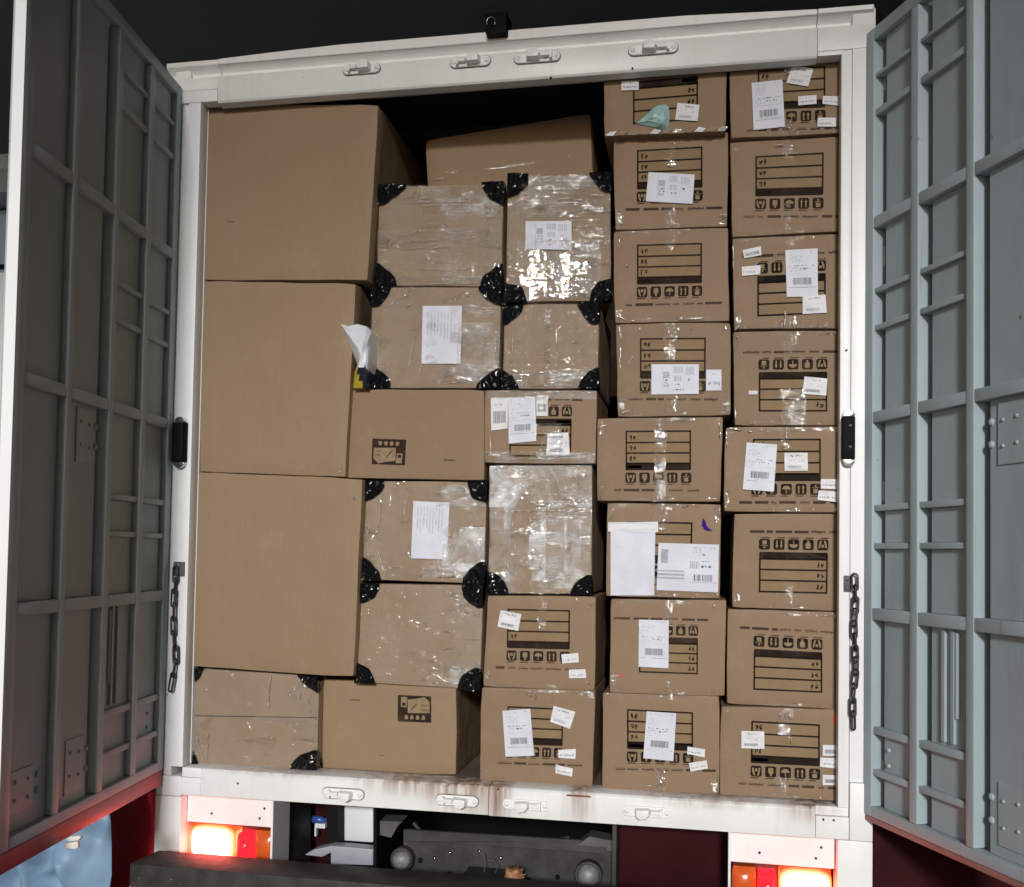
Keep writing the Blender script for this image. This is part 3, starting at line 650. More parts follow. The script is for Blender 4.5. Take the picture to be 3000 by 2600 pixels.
# ------------------------------------------------------------------ boxes
class Box:
    def __init__(s, name, quad, y, depth, mat, label, group=None, tilt=0.0, bevel=0.005, cat='box'):
        s.q = quad
        P0 = at(*quad[3], y); a = math.radians(tilt)
        s.N = V(math.sin(a), -math.cos(a), 0); s.P0 = P0
        s.c = [s.on(*p) for p in quad]            # TL TR BR BL on the front plane
        zmin = min(p.z for p in s.c); mid = sum(s.c, V(0, 0, 0)) / 4
        back = [p - s.N * depth for p in s.c]
        cx = mid - s.N * depth
        back = [cx + (p - cx) * 0.995 for p in back]
        m = MB(); m.hexa([s.c[3], s.c[2], s.c[1], s.c[0]], [back[3], back[2], back[1], back[0]])
        bm = bmesh.new(); vs_ = [bm.verts.new(v) for v in m.v]
        for f in m.f: bm.faces.new([vs_[i] for i in f])
        bmesh.ops.subdivide_edges(bm, edges=bm.edges[:], cuts=9, use_grid_fill=True)
        sd_ = RND.random() * 200; plain = group == GL; rad_ = [0.020 + 0.03 * RND.random() for _ in range(4)]; amt_ = [0.0006 + 0.0034 * RND.random() ** 2 for _ in range(4)]
        for v in bm.verts:
            p = v.co.copy(); df = (p - mid).dot(s.N); k_ = max(0.0, 1 + df / 0.25)      # 1 on the front, fading backwards
            dx = 0.0022 * mnoise.noise(V(p.x * 7, p.z * 7, sd_)) + 0.0009 * mnoise.noise(V(p.x * 26, p.z * 26, sd_))
            dz = 0.0022 * mnoise.noise(V(p.x * 7, p.z * 7, sd_ + 30)) + 0.0009 * mnoise.noise(V(p.x * 26, p.z * 26, sd_ + 30))
            dn = -0.0028 * max(0.0, mnoise.noise(V(p.x * 6, p.z * 6, sd_ + 60)))
            if plain: dn = 0.004 * mnoise.noise(V(p.x * 3, p.z * 3, sd_ + 60))
            sh = V(0, 0, 0)
            for c_, r_, a_ in zip(s.c, rad_, amt_):
                d_ = (p - c_).length
                if d_ < r_: sh += (mid - c_).normalized() * a_ * (1 - d_ / r_) - s.N * a_ * (1 - d_ / r_)
            v.co = p + (V(dx, 0, dz) + s.N * dn) * k_ + sh
        m.v = [v.co.copy() for v in bm.verts]; bm.verts.index_update(); m.f = [[v.index for v in f.verts] for f in bm.faces]; m.m = [0] * len(m.f); m.sm = [True] * len(m.f); bm.free()
        s.o = m.build(name, M[mat] if isinstance(mat, str) else mat, None, origin=(mid.x, mid.y + depth / 2, zmin), bevel=bevel, sharp=20)
        tag(s.o, label, cat, group)
    def on(s, px, py, eps=0.0): return on_plane(px * K, py * K, s.P0 + s.N * eps, s.N)
    def uv(s, u, v, eps=0.0):
        a = lerp(s.c[0], s.c[1], u); b = lerp(s.c[3], s.c[2], u); return lerp(a, b, v) + s.N * eps
    # crinkled clear film over part of the face
    def film(s, u0, v0, u1, v1, mat='film', eps=0.004, amp=0.003, n=18, name='stretch_film', skew=0.0):
        sd_ = RND.random() * 50
        def fn(u, v):
            uu, vv = lerp(u0, u1, u) + skew * v, lerp(v0, v1, v)
            p = s.uv(uu, vv); h = mnoise.noise(V(p.x * 16, p.z * 26, sd_)) + 0.5 * mnoise.noise(V(p.x * 50, p.z * 70, sd_ + 9))
            e = min(1.0, 6 * min(u, 1 - u, v, 1 - v) + 0.2)
            return p + s.N * (eps + amp * h * e * 0.6)
        m = MB(); m.grid(fn, n, n); return m.build(name, M[mat], s.o)
    def corner(s, k, w, h, p=1.9, mat='black_film'):
        # k: 0 TL 1 TR 2 BR 3 BL; w, h in measured pixels
        W_ = (s.c[1] - s.c[0]).length; H_ = (s.c[3] - s.c[0]).length
        pw = abs(s.q[1][0] - s.q[0][0]); ph = abs(s.q[3][1] - s.q[0][1])
        uw, vh = w / pw, h / ph; sd_ = RND.random() * 90; cu, cv = ((0, 0), (1, 0), (1, 1), (0, 1))[k]
        sx, sy = (1 if cu == 0 else -1), (1 if cv == 0 else -1)
        n = 14; m = MB()
        def pt(r, t, e):
            th = t * math.pi / 2; c_, s_ = max(1e-4, math.cos(th)), max(1e-4, math.sin(th))
            R = 1.0 / ((c_ ** p + s_ ** p) ** (1 / p)) * (1 + 0.10 * mnoise.noise(V(t * 4.0, sd_, 0)))
            a, b = r * R * c_, r * R * s_
            base = s.uv(cu + sx * (a * uw - 0.006), cv + sy * (b * vh - 0.006))
            crn = mnoise.noise(V(base.x * 36, base.z * 36, sd_)) * 0.6 + mnoise.noise(V(base.x * 90, base.z * 90, sd_)) * 0.35
            hgt = 0.0105 + (0.0065 + 0.007 * crn) * (1 - r ** 3)
            return base + s.N * (max(0.0085, hgt) if e == 0 else e)
        vs = []; 
        for i in range(n + 1):
            for j in range(n + 1): vs.append(pt(i / n, j / n, 0))
        fs = [(i * (n + 1) + j, i * (n + 1) + j + 1, (i + 1) * (n + 1) + j + 1, (i + 1) * (n + 1) + j) for i in range(n) for j in range(n)]
        m.add(vs, fs, 0, True)
        for j in (0, n):      # wrap round onto the neighbouring faces of the box
            edge = [vs[i * (n + 1) + j] for i in range(n + 1)]; bk = [q - s.N * (0.05 * (1 - (i / n) ** 2) + 0.004) for i, q in enumerate(edge)]
            m.add(edge + bk, [(i, i + 1, i + 2 + n, i + 1 + n) for i in range(n)], 0, True)
        return m.build('corner_wrap', M[mat], s.o)

def bil(q, u, v):
    a = (lerp(q[0][0], q[1][0], u), lerp(q[0][1], q[1][1], u)); b = (lerp(q[3][0], q[2][0], u), lerp(q[3][1], q[2][1], u))
    return (lerp(a[0], b[0], v), lerp(a[1], b[1], v))

def print_block(bx, q, flip=False, bar=True, icons=True, text=True, rows_ink=True):
    """the printed address frame: three ruled rows, dark band, five handling icons, a line of small print"""
    m = MB(); kk = MB(); RR = random.Random(int(q[0][0] * 7 + q[0][1]))
    def P(u, v, e): 
        if flip: u, v = 1 - u, 1 - v
        return bx.on(*bil(q, u, v), e)
    def rect(mb, u0, v0, u1, v1, mi=0, e=0.0007): mb.quad(P(u0, v0, e), P(u1, v0, e), P(u1, v1, e), P(u0, v1, e), mi)
    def poly(mb, pts, mi=0, e=0.0012): mb.add([P(u, v, e) for u, v in pts], [tuple(range(len(pts)))], mi)
    rows = [0.0, 0.29, 0.565, 0.835]
    for a, b in zip(rows[:-1], rows[1:]): rect(m, 0.0, a, 1.0, b, 2, 0.0004)
    lw, lh = 0.013, 0.022
    for v in rows: rect(m, -lw, v - lh, 1 + lw, v + lh)
    rect(m, -lw, 0, lw, 1.0); rect(m, 1 - lw, 0, 1 + lw, 1.0)
    if bar:
        rect(m, 0.0, 0.835, 1.0, 1.015, 0); rect(kk, 0.02, 0.885, 0.24, 0.965, 1)
    else: rect(m, -lw, 1 - lh, 1 + lw, 1 + lh)
    def glyphs(u0, v0, u1, v1, n, mi):
        w = (u1 - u0) / n
        for i in range(n):
            a = u0 + i * w
            for _ in range(4):
                x = a + RR.random() * w * 0.55; y = v0 + RR.random() * (v1 - v0) * 0.5
                if RR.random() < 0.5: rect(m, x, y, x + w * 0.35, y + (v1 - v0) * 0.18, mi, 0.0008)
                else: rect(m, x, y, x + w * 0.14, y + (v1 - v0) * 0.5, mi, 0.0008)
    if rows_ink:
        for a, b in zip(rows[:-1], rows[1:]): [glyphs(0.045, a + 0.07, 0.165, b - 0.05, 2, 0) for _ in range(2)]
    if icons:
        for i in range(5):
            u0 = -0.015 + i * 0.217; u1 = u0 + 0.165; v0, v1 = 1.075, 1.345; du, dv = u1 - u0, v1 - v0
            ch = 0.13
            poly(m, [(u0 + du * ch, v0), (u1 - du * ch, v0), (u1, v0 + dv * ch), (u1, v1 - dv * ch), (u1 - du * ch, v1), (u0 + du * ch, v1), (u0, v1 - dv * ch), (u0, v0 + dv * ch)], 0, 0.0007)
            def I(pts): poly(kk, [(u0 + du * x, v0 + dv * y) for x, y in pts])
            if i == 0:     # two hands round a parcel
                I([(.12, .2), (.26, .2), (.34, .6), (.42, .9), (.28, .9), (.16, .6)]); I([(.88, .2), (.74, .2), (.66, .6), (.58, .9), (.72, .9), (.84, .6)])
                I([(.38, .25), (.62, .25), (.62, .52), (.38, .52)])
            elif i == 1:   # hook crossed out / vessel
                I([(.3, .15), (.72, .15), (.75, .55), (.6, .75), (.42, .75), (.27, .55)]); I([(.46, .75), (.56, .75), (.62, .9), (.4, .9)])
            elif i == 2:   # umbrella
                I([(.12, .52)] + [(.5 + .38 * math.cos(math.pi - k * math.pi / 8), .52 - .34 * math.sin(k * math.pi / 8)) for k in range(1, 8)] + [(.88, .52)])
                I([(.46, .52), (.54, .52), (.54, .88), (.46, .88)])
            elif i == 3:   # two upright arrows
                for x in (.3, .7): I([(x - .06, .88), (x + .06, .88), (x + .06, .40), (x + .13, .40), (x, .12), (x - .13, .40), (x - .06, .40)])
            else:          # stacked carton with limit line
                I([(.3, .48), (.7, .48), (.7, .86), (.3, .86)]); I([(.2, .34), (.8, .34), (.8, .40), (.2, .40)]); I([(.42, .12), (.58, .12), (.58, .30), (.42, .30)])
            rect(m, u0, v1 + 0.02, u0 + du * (0.6 + 0.3 * RR.random()), v1 + 0.045, 1)
    if text:
        u = -0.19; ve, vt = 1.49, 1.565
        while u < 1.20:
            w = 0.08 + RR.random() * 0.20
            if RR.random() < 0.55: 
                n = max(3, int(w / 0.022)); glyphs(u, ve, u + w, vt + 0.03, n, 1 if u < 0.75 else 0)
                rect(m, u, ve + 0.045, u + w, ve + 0.062, 1)
            else: rect(m, u, ve + 0.01, u + w, vt, 1)
            u += w + 0.03 + RR.random() * 0.04
    o = m.build('printed_panel', [M['ink'], M['ink_soft'], M['row']], bx.o)
    if kk.f: tag(kk.build('icon_print', [M['knock'], M['ink_soft']], o), kind='stuff')
    return o

def small_emblem(bx, q, flip=False):
    m = MB(); kk = MB()
    def P(u, v, e):
        if flip: u, v = 1 - u, 1 - v
        return bx.on(*bil(q, u, v), e)
    def poly(mb, pts, mi=0, e=0.0012): mb.add([P(u, v, e) for u, v in pts], [tuple(range(len(pts)))], mi)
    poly(m, [(0, 0), (1, 0), (1, 1), (0, 1)], 0, 0.0007)
    for i in range(4):
        u = 0.19 + i * 0.17; poly(kk, [(u, .10), (u + .09, .10), (u + .10, .17), (u + .07, .26), (u + .02, .26), (u - .01, .17)])
    poly(kk, [(.05, .36), (.70, .33), (.71, .84), (.40, .90), (.20, .96), (.05, .78)])
    poly(kk, [(.74, .54), (.91, .56), (.90, .93), (.72, .93)])
    poly(m, [(.42, .69), (.60, .42), (.63, .43), (.45, .71)], 1, 0.0016); poly(m, [(.77, .60), (.87, .60), (.87, .72), (.77, .72)], 0, 0.0016)
    for v in (.46, .62): poly(m, [(.11, v), (.27, v), (.27, v + .03), (.11, v + .03)], 1, 0.0016)
    o = m.build('printed_panel', [M['ink_soft'] if False else M['ink'], M['ink_soft']], bx.o); tag(kk.build('icon_print', M['knock'], o), kind='stuff')

def sheet(bx, q, kind='waybill', mat='paper', eps=0.003, lift=0.002, name='shipping_label'):
    """a stuck-on paper: slightly curled sheet with printed content of its own"""
    RR = random.Random(int(q[0][0] * 13 + q[0][1] * 3)); sd_ = RR.random() * 40
    def P(u, v, e=0.0):
        h = lift * (0.5 + mnoise.noise(V(u * 2.4, v * 2.4, sd_))) + (lift * 1.6 * max(0, (u + v) - 1.7)) 
        return bx.on(*bil(q, u, v), eps + h + e)
    m = MB(); n = 8
    vs = [P(i / n, j / n) for j in range(n + 1) for i in range(n + 1)]
    fs = [(j * (n + 1) + i, j * (n + 1) + i + 1, (j + 1) * (n + 1) + i + 1, (j + 1) * (n + 1) + i) for j in range(n) for i in range(n)]
    m.add(vs, fs, 0, True)
    ring = [i for i in range(n + 1)] + [(j + 1) * (n + 1) - 1 for j in range(1, n + 1)] + [n * (n + 1) + i for i in range(n - 1, -1, -1)] + [j * (n + 1) for j in range(n - 1, 0, -1)]
    rv = [vs[i] for i in ring]; kk = len(rv)
    m.add(rv + [p - bx.N * 0.0012 for p in rv], [(i, (i + 1) % kk, (i + 1) % kk + kk, i + kk) for i in range(kk)], 0)
    o = m.build(name, M[mat], bx.o)
    t = MB()
    def rect(u0, v0, u1, v1, mi=0): t.quad(P(u0, v0, .0006), P(u1, v0, .0006), P(u1, v1, .0006), P(u0, v1, .0006), mi)
    def words(u0, u1, v, h, mi, fill=0.7):
        u = u0
        while u < u1 - 0.02:
            w = min(0.025 + RR.random() * 0.07, u1 - u)
            if RR.random() < fill:
                for _ in range(3):
                    x = u + RR.random() * w * 0.6; y = v + RR.random() * h * 0.5; rect(x, y, min(u1, x + w * (0.5 if RR.random() < .5 else 0.16)), y + h * (0.28 if RR.random() < .5 else 0.5), mi)
            u += w + 0.012
    def barcode(u0, u1, v0, v1, mi=0):
        u = u0
        while u < u1:
            w = 0.006 + RR.random() * 0.016; rect(u, v0, min(u1, u + w), v1, mi); u += w + 0.006 + RR.random() * 0.013
    if kind == 'waybill':
        words(0.08, 0.5, 0.05, 0.02, 1); words(0.62, 0.93, 0.04, 0.02, 0)
        for v in (0.12, 0.15, 0.18, 0.21, 0.245): words(0.10, 0.34 + RR.random() * 0.25, v, 0.022, 1)
        words(0.10, 0.9, 0.335, 0.032, 0); words(0.10, 0.40, 0.38, 0.03, 1); words(0.44, 0.78, 0.385, 0.05, 0, 0.95)
        words(0.10, 0.38, 0.44, 0.025, 1); rect(0.10, 0.50, 0.93, 0.504, 1); rect(0.80, 0.50, 0.803, 0.78, 1)
        barcode(0.22, 0.80, 0.60, 0.74, 0); words(0.22, 0.8, 0.755, 0.02, 1); rect(0.07, 0.80, 0.95, 0.806, 0)
    elif kind == 'wide':
        rect(0.22, 0.05, 0.224, 0.9, 0); rect(0.24, 0.25, 0.38, 0.46, 1)
        for v in (0.50, 0.60, 0.70): words(0.24, 0.38, v, 0.06, 0, 0.9); rect(0.24, v + 0.07, 0.38, v + 0.075, 1)
        barcode(0.46, 0.66, 0.08, 0.30, 1); barcode(0.48, 0.64, 0.38, 0.56, 1); words(0.50, 0.64, 0.64, 0.08, 0); barcode(0.72, 0.90, 0.10, 0.36, 1)
        words(0.44, 0.68, 0.82, 0.07, 0, 0.5); words(0.76, 0.82, 0.46, 0.12, 0, 1)
    elif kind == 'wide_waybill':
        rect(0.05, 0.13, 0.165, 0.42, 1); rect(0.0, 0.57, 0.44, 0.60, 1); rect(0.0, 0.64, 0.44, 0.68, 1); rect(0.0, 0.72, 0.44, 0.75, 1)
        for v in (0.07, 0.12, 0.17, 0.22): words(0.57, 0.72, v, 0.035, 1)
        words(0.85, 0.97, 0.06, 0.05, 1); words(0.70, 0.78, 0.20, 0.04, 0); barcode(0.53, 0.68, 0.36, 0.52, 1); words(0.70, 0.94, 0.35, 0.04, 0); words(0.70, 0.88, 0.42, 0.10, 0, 1)
        barcode(0.60, 0.90, 0.64, 0.78, 0); rect(0.54, 0.80, 0.98, 0.806, 0)
    elif kind == 'sticker':
        words(0.25, 0.75, 0.10, 0.14, 0, 0.9); words(0.18, 0.45, 0.36, 0.10, 1, 0.5); words(0.60, 0.9, 0.42, 0.12, 1, 0.5); barcode(0.14, 0.72, 0.70, 0.86, 0 if RR.random() < .5 else 1)
    elif kind == 'small':
        if RR.random() < .5: barcode(0.12, 0.88, 0.42, 0.80, 0)
        else: words(0.08, 0.9, 0.52, 0.26, 0, 0.9)
        words(0.1, 0.7, 0.16, 0.14, 1, 0.6)
    elif kind == 'sheet':
        for k in range(9):
            u = 0.13 + k * 0.085; 
            for v0 in (0.10, 0.30, 0.33):
                L = 0.05 + RR.random() * 0.22
                v = v0
                while v < v0 + L: rect(u, v, u + 0.012 + RR.random() * 0.016, v + 0.008, 1); v += 0.014
    if t.f: tag(t.build('label_print', [M['toner'], M['toner_grey']], o), kind='stuff')
    return o

def tape(bx, pts_w, mat='tape', name='packing_tape', eps=0.0022, n=14):
    """strip of clear tape following measured points; width in measured pixels"""
    pts, w = pts_w; sd_ = RND.random() * 70
    m = MB(); 
    def fn(u, v):
        f = u * (len(pts) - 1); i = min(int(f), len(pts) - 2); t_ = f - i
        x, y = lerp(pts[i][0], pts[i + 1][0], t_), lerp(pts[i][1], pts[i + 1][1], t_)
        dx, dy = pts[i + 1][0] - pts[i][0], pts[i + 1][1] - pts[i][1]; L = math.hypot(dx, dy); nx, ny = -dy / L, dx / L
        jit = 0.10 * w * mnoise.noise(V(u * 9, v * 2, sd_))
        q = bx.on(x + nx * ((v - .5) * w + jit), y + ny * ((v - .5) * w + jit), 0)
        h = mnoise.noise(V(q.x * 70, q.z * 70, sd_)) + 0.6 * mnoise.noise(V(q.x * 160, q.z * 120, sd_))
        return q + bx.N * (eps + 0.0012 * (h + 0.4))
    m.grid(fn, n, 8); return m.build(name, M[mat], bx.o)

def strokes(bx, q0, q1, h, mat='ink_soft', name='printed_mark'):
    m = MB(); m.quad(bx.on(q0[0], q0[1], .0008), bx.on(q1[0], q1[1], .0008), bx.on(q1[0], q1[1] + h, .0008), bx.on(q0[0], q0[1] + h, .0008)); m.build(name, M[mat], bx.o)

def edge_tapes(bx, seed, amount=1.0):
    """tape over the box edges and centre seam, with loose crinkled bits near the corners"""
    R_ = random.Random(seed); q = bx.q
    cx0 = lerp(q[0][0], q[1][0], 0.5); yt = lerp(q[0][1], q[1][1], 0.5) + 1; yb = lerp(q[3][1], q[2][1], 0.5) - 1; h = yb - yt
    if R_.random() < 0.8 * amount: tape(bx, ([(cx0 + 2, yt), (cx0, yt + h * (0.18 + 0.2 * R_.random()))], 16 + 10 * R_.random()))
    if R_.random() < 0.7 * amount: tape(bx, ([(cx0 - 4, yb), (cx0 - 2, yb - h * (0.12 + 0.2 * R_.random()))], 14 + 10 * R_.random()))
    for (a, b, sgn) in ((q[0], q[1], 1), (q[3], q[2], -1)):
        if R_.random() < 0.75 * amount:
            u0 = R_.random() * 0.15; u1 = 0.8 + R_.random() * 0.2
            p = [(lerp(a[0], b[0], t_), lerp(a[1], b[1], t_) + sgn * 5) for t_ in (u0, (u0 + u1) / 2, u1)]
            tape(bx, (p, 8), n=40)
    for k in range(4):
        if R_.random() < 0.6 * amount:
            c = q[k]; sx = 1 if k in (0, 3) else -1; sy = 1 if k in (0, 1) else -1
            tape(bx, ([(c[0] + sx * 7, c[1] + sy * 3), (c[0] + sx * (8 + 3 * R_.random()), c[1] + sy * (22 + 26 * R_.random()))], 9 + 5 * R_.random()))

GL, GW, GM = 'large plain cartons on the left of the load', 'film wrapped cartons with black corners', 'printed moving cartons in the load'
B = {}
def mk(key, quad, y, depth, mat, label, group, tilt=0, bevel=0.0035): B[key] = Box('cardboard_box', quad, y, depth, mat, label, group, tilt, bevel)
# large plain
mk('A1', ((412, 213), (764, 211), (742, 566), (411, 566)), 0.058, 0.62, 'card_plain', 'large blank brown carton at the top left corner of the load', GL, 0, 0.004)
mk('A2', ((410, 568), (719, 572), (697, 964), (403, 953)), 0.056, 0.55, 'card_plain', 'tall blank brown carton, middle one of the three large ones on the left', GL, 0, 0.004)
mk('A3', ((402, 954), (731, 967), (714, 1368), (388, 1346)), 0.056, 0.55, 'card_plain', 'large blank brown carton, lowest of the three large ones, resting on the taped carton', GL, 0, 0.004)
mk('A4', ((390, 1349), (644, 1367), (641, 1555), (385, 1543)), 0.075, 0.5, 'card_pale', 'taped brown carton with black corners on the floor in the bottom left corner', GW)
# middle columns
mk('B0', ((857, 281), (1194, 225), (1200, 376), (862, 400)), 0.30, 0.6, 'card_plain', 'tilted plain carton lying behind the two top film wrapped cartons', None, 0, 0.03)
mk('B1', ((766, 377), (1018, 371), (1013, 580), (760, 577)), 0.120, 0.42, 'card_pale', 'film wrapped carton with four black corners and no paper, next to the top left carton', GW, 0.8, 0.008)
mk('C1', ((1026, 355), (1232, 352), (1235, 607), (1021, 612)), 0.100, 0.42, 'card_pale', 'shiny wrapped carton with black corners and a torn waybill, topmost of its stack', GW, 9.0, 0.008)
mk('B2', ((752, 580), (1012, 580), (1008, 784), (746, 785)), 0.105, 0.42, 'card_pale', 'wrapped carton with black corners and a blank white sheet, beside the white sack', GW, 0.4, 0.008)
mk('C2', ((1018, 614), (1210, 613), (1208, 785), (1015, 786)), 0.118, 0.42, 'card_pale', 'smallest wrapped carton with black corners and no paper, above the one with three papers', GW, -0.4, 0.008)
mk('B3', ((709, 787), (979, 788), (977, 970), (698, 965)), 0.085, 0.42, 'card', 'plain carton with a small dark emblem printed at its lower left', 'plain cartons with a dark emblem', 0.5)
mk('C3', ((980, 789), (1205, 790), (1203, 937), (977, 935)), 0.095, 0.42, 'card', 'low film wrapped carton covered by overlapping white papers', GM, 0)
mk('B4', ((735, 972), (983, 973), (978, 1179), (732, 1171)), 0.105, 0.42, 'card_pale', 'wrapped carton with black corners and a white sheet, below the carton with lower left emblem', GW, 0.7, 0.008)
mk('C4', ((990, 940), (1196, 940), (1195, 1200), (986, 1199)), 0.115, 0.42, 'card_pale', 'tall film wrapped carton with painted white sheen and two black lower corners', GW, 0, 0.008)
mk('B5', ((727, 1179), (976, 1182), (970, 1394), (720, 1378)), 0.098, 0.42, 'card_pale', 'smooth wrapped carton with black corners, above the carton with upper right emblem', GW, 0.5, 0.008)
mk('C5', ((985, 1203), (1204, 1205), (1201, 1396), (976, 1387)), 0.085, 0.40, 'card', 'moving carton with a tilted sticker at the upper left of its printed frame', GM, 0.3)
mk('B6', ((648, 1373), (922, 1386), (920, 1566), (644, 1554)), 0.120, 0.40, 'card_plain', 'plain carton on the floor with a small dark emblem printed at its upper right', 'plain cartons with a dark emblem', 0)
mk('C6', ((972, 1388), (1202, 1396), (1197, 1591), (968, 1577)), 0.075, 0.42, 'card', 'moving carton on the floor with a waybill at left and a tilted sticker at right', GM, 0.6)
mk('D0', ((1220, 140), (1468, 128), (1466, 266), (1219, 276)), 0.055, 0.40, 'card', 'moving carton with torn tape and a scrap of teal film, tucked under the top rail', GM)
mk('D1', ((1239, 276), (1471, 267), (1468, 458), (1242, 465)), 0.090, 0.40, 'card', 'moving carton with one wide paper across its frame, second from the top', GM, 0.3)
mk('D2', ((1238, 467), (1470, 460), (1473, 649), (1242, 653)), 0.080, 0.40, 'card', 'moving carton with upright print and no papers, under the carton with one wide paper', GM, -0.4)
mk('D3', ((1244, 655), (1476, 651), (1475, 839), (1247, 843)), 0.080, 0.40, 'card', 'moving carton with a wide paper and a small white card right of it', GM, 0.3)
mk('D4', ((1206, 845), (1460, 843), (1455, 1014), (1206, 1012)), 0.062, 0.40, 'card', 'moving carton with no papers and a broad tape down its middle, set further left', GM, 0)
mk('D5', ((1227, 1016), (1457, 1018), (1453, 1210), (1223, 1204)), 0.088, 0.40, 'card', 'moving carton with a document pouch, a wide waybill and a purple mark', GM, -0.2)
mk('D6', ((1233, 1210), (1467, 1213), (1463, 1406), (1231, 1400)), 0.072, 0.40, 'card', 'moving carton printed upside down with a single tall waybill', GM, 0.2)
mk('D7', ((1217, 1400), (1453, 1406), (1453, 1606), (1216, 1592)), 0.060, 0.40, 'card', 'moving carton on the floor with a tall waybill and two small cards', GM, 0)
mk('E0', ((1474, 141), (1712, 121), (1710, 269), (1475, 280)), 0.056, 0.40, 'card', 'moving carton with a waybill, a tilted sticker and three small cards, top right', GM)
mk('E1', ((1475, 288), (1708, 275), (1706, 467), (1479, 479)), 0.066, 0.40, 'card', 'moving carton with upright print and no papers, in the right hand column', GM, 0.3)
mk('E2', ((1479, 482), (1707, 472), (1705, 664), (1482, 665)), 0.072, 0.40, 'card', 'moving carton with a tall waybill overlapping a sticker and two cards at left', GM, -0.3)
mk('E3', ((1480, 670), (1707, 668), (1705, 859), (1484, 860)), 0.068, 0.40, 'card', 'moving carton printed upside down with one small sticker and peeling tape', GM, 0.3)
mk('E4', ((1465, 863), (1706, 862), (1704, 1036), (1461, 1033)), 0.058, 0.40, 'card', 'moving carton with a slanted waybill, a sticker and two cards at the right edge', GM)
mk('E5', ((1482, 1037), (1706, 1038), (1704, 1235), (1479, 1227)), 0.074, 0.40, 'card', 'moving carton printed upside down without papers, upper of the two', GM, 0.2)
mk('E6', ((1470, 1230), (1706, 1238), (1704, 1433), (1467, 1422)), 0.066, 0.40, 'card', 'moving carton printed upside down without papers, lower of the two', GM, -0.2)
mk('E7', ((1456, 1427), (1706, 1434), (1704, 1619), (1453, 1606)), 0.056, 0.40, 'card', 'moving carton in the bottom right corner with a red mark and three cards', GM)
# cartons in the dark behind
for (x0, x1, y0, y1, z0, z1, lab) in ((0.62, 0.80, 0.75, 1.2, 1.2, 1.93, 'narrow brown carton standing in the dark behind the large top left carton'), (1.20, 1.42, 0.95, 1.35, 1.4, 2.12, 'brown carton in the dark gap left of the teal scrap carton')):
    o = MB().box(x0, x1, y0, y1, z0, z1).build('cardboard_box', M['card'], None, origin=((x0 + x1) / 2, (y0 + y1) / 2, z0), bevel=0.005); tag(o, lab, 'box')

PF = {'D0': (((1280, 166), (1408, 155), (1408, 240), (1280, 250)), True), 'D1': (((1288, 305), (1417, 298), (1417, 378), (1288, 382)), False),
 'D2': (((1288, 496), (1416, 492.5), (1416, 571), (1288, 574)), False), 'D3': (((1294, 685), (1424, 684), (1423, 764), (1294, 764)), False),
 'D4': (((1265, 872), (1394, 871), (1394, 949), (1265, 949)), False), 'D5': (((1268, 1055), (1397, 1057), (1395, 1138), (1266, 1136)), False),
 'D6': (((1291, 1287), (1408, 1290), (1408, 1361), (1292, 1357)), True), 'D7': (((1268, 1434), (1398, 1440.5), (1398, 1516), (1268, 1512)), False),
 'E0': (((1532, 145), (1665, 135), (1665, 216), (1532, 222)), False), 'E1': (((1527, 317.5), (1662, 310), (1661, 393), (1527, 396)), False),
 'E2': (((1531, 559), (1666, 553), (1666, 632), (1531, 638)), True), 'E3': (((1534, 753), (1669, 752), (1669, 830), (1534, 830)), True),
 'E4': (((1522, 888.5), (1656, 888), (1656, 971), (1520, 971)), False), 'E5': (((1535, 1116), (1670.6, 1118), (1669, 1198), (1534, 1195)), True),
 'E6': (((1524, 1312), (1659, 1319), (1659, 1398), (1523, 1392)), True), 'E7': (((1519, 1458), (1654, 1465), (1654, 1547), (1518, 1540)), False),
 'C3': (((1030, 847), (1153, 847), (1152, 921), (1030, 921)), True), 'C5': (((1026, 1231.5), (1149.5, 1234), (1149, 1311), (1025, 1308)), False),
 'C6': (((1026, 1428), (1136, 1433), (1135, 1506), (1025, 1502)), False)}
for k_, (q, fl) in PF.items(): print_block(B[k_], q, fl, icons=True, rows_ink=k_ not in ('E2', 'D5'))
small_emblem(B['B3'], ((752, 886), (820.5, 888.4), (817.6, 940), (750.6, 937.8)))
small_emblem(B['B6'], ((803.6, 1403.8), (871, 1407), (870.6, 1460), (803, 1457.5)), True)
strokes(B['B3'], (896, 928), (919, 929), 2.2); strokes(B['B6'], (707, 1412.5), (727, 1413.5), 2.2); strokes(B['A1'], (458, 447), (472, 448), 1.6); strokes(B['B6'], (765, 1525), (777, 1526), 1.2)
strokes(B['D6'], (1240, 1363), (1262, 1364), 3.0, 'red_ink'); 

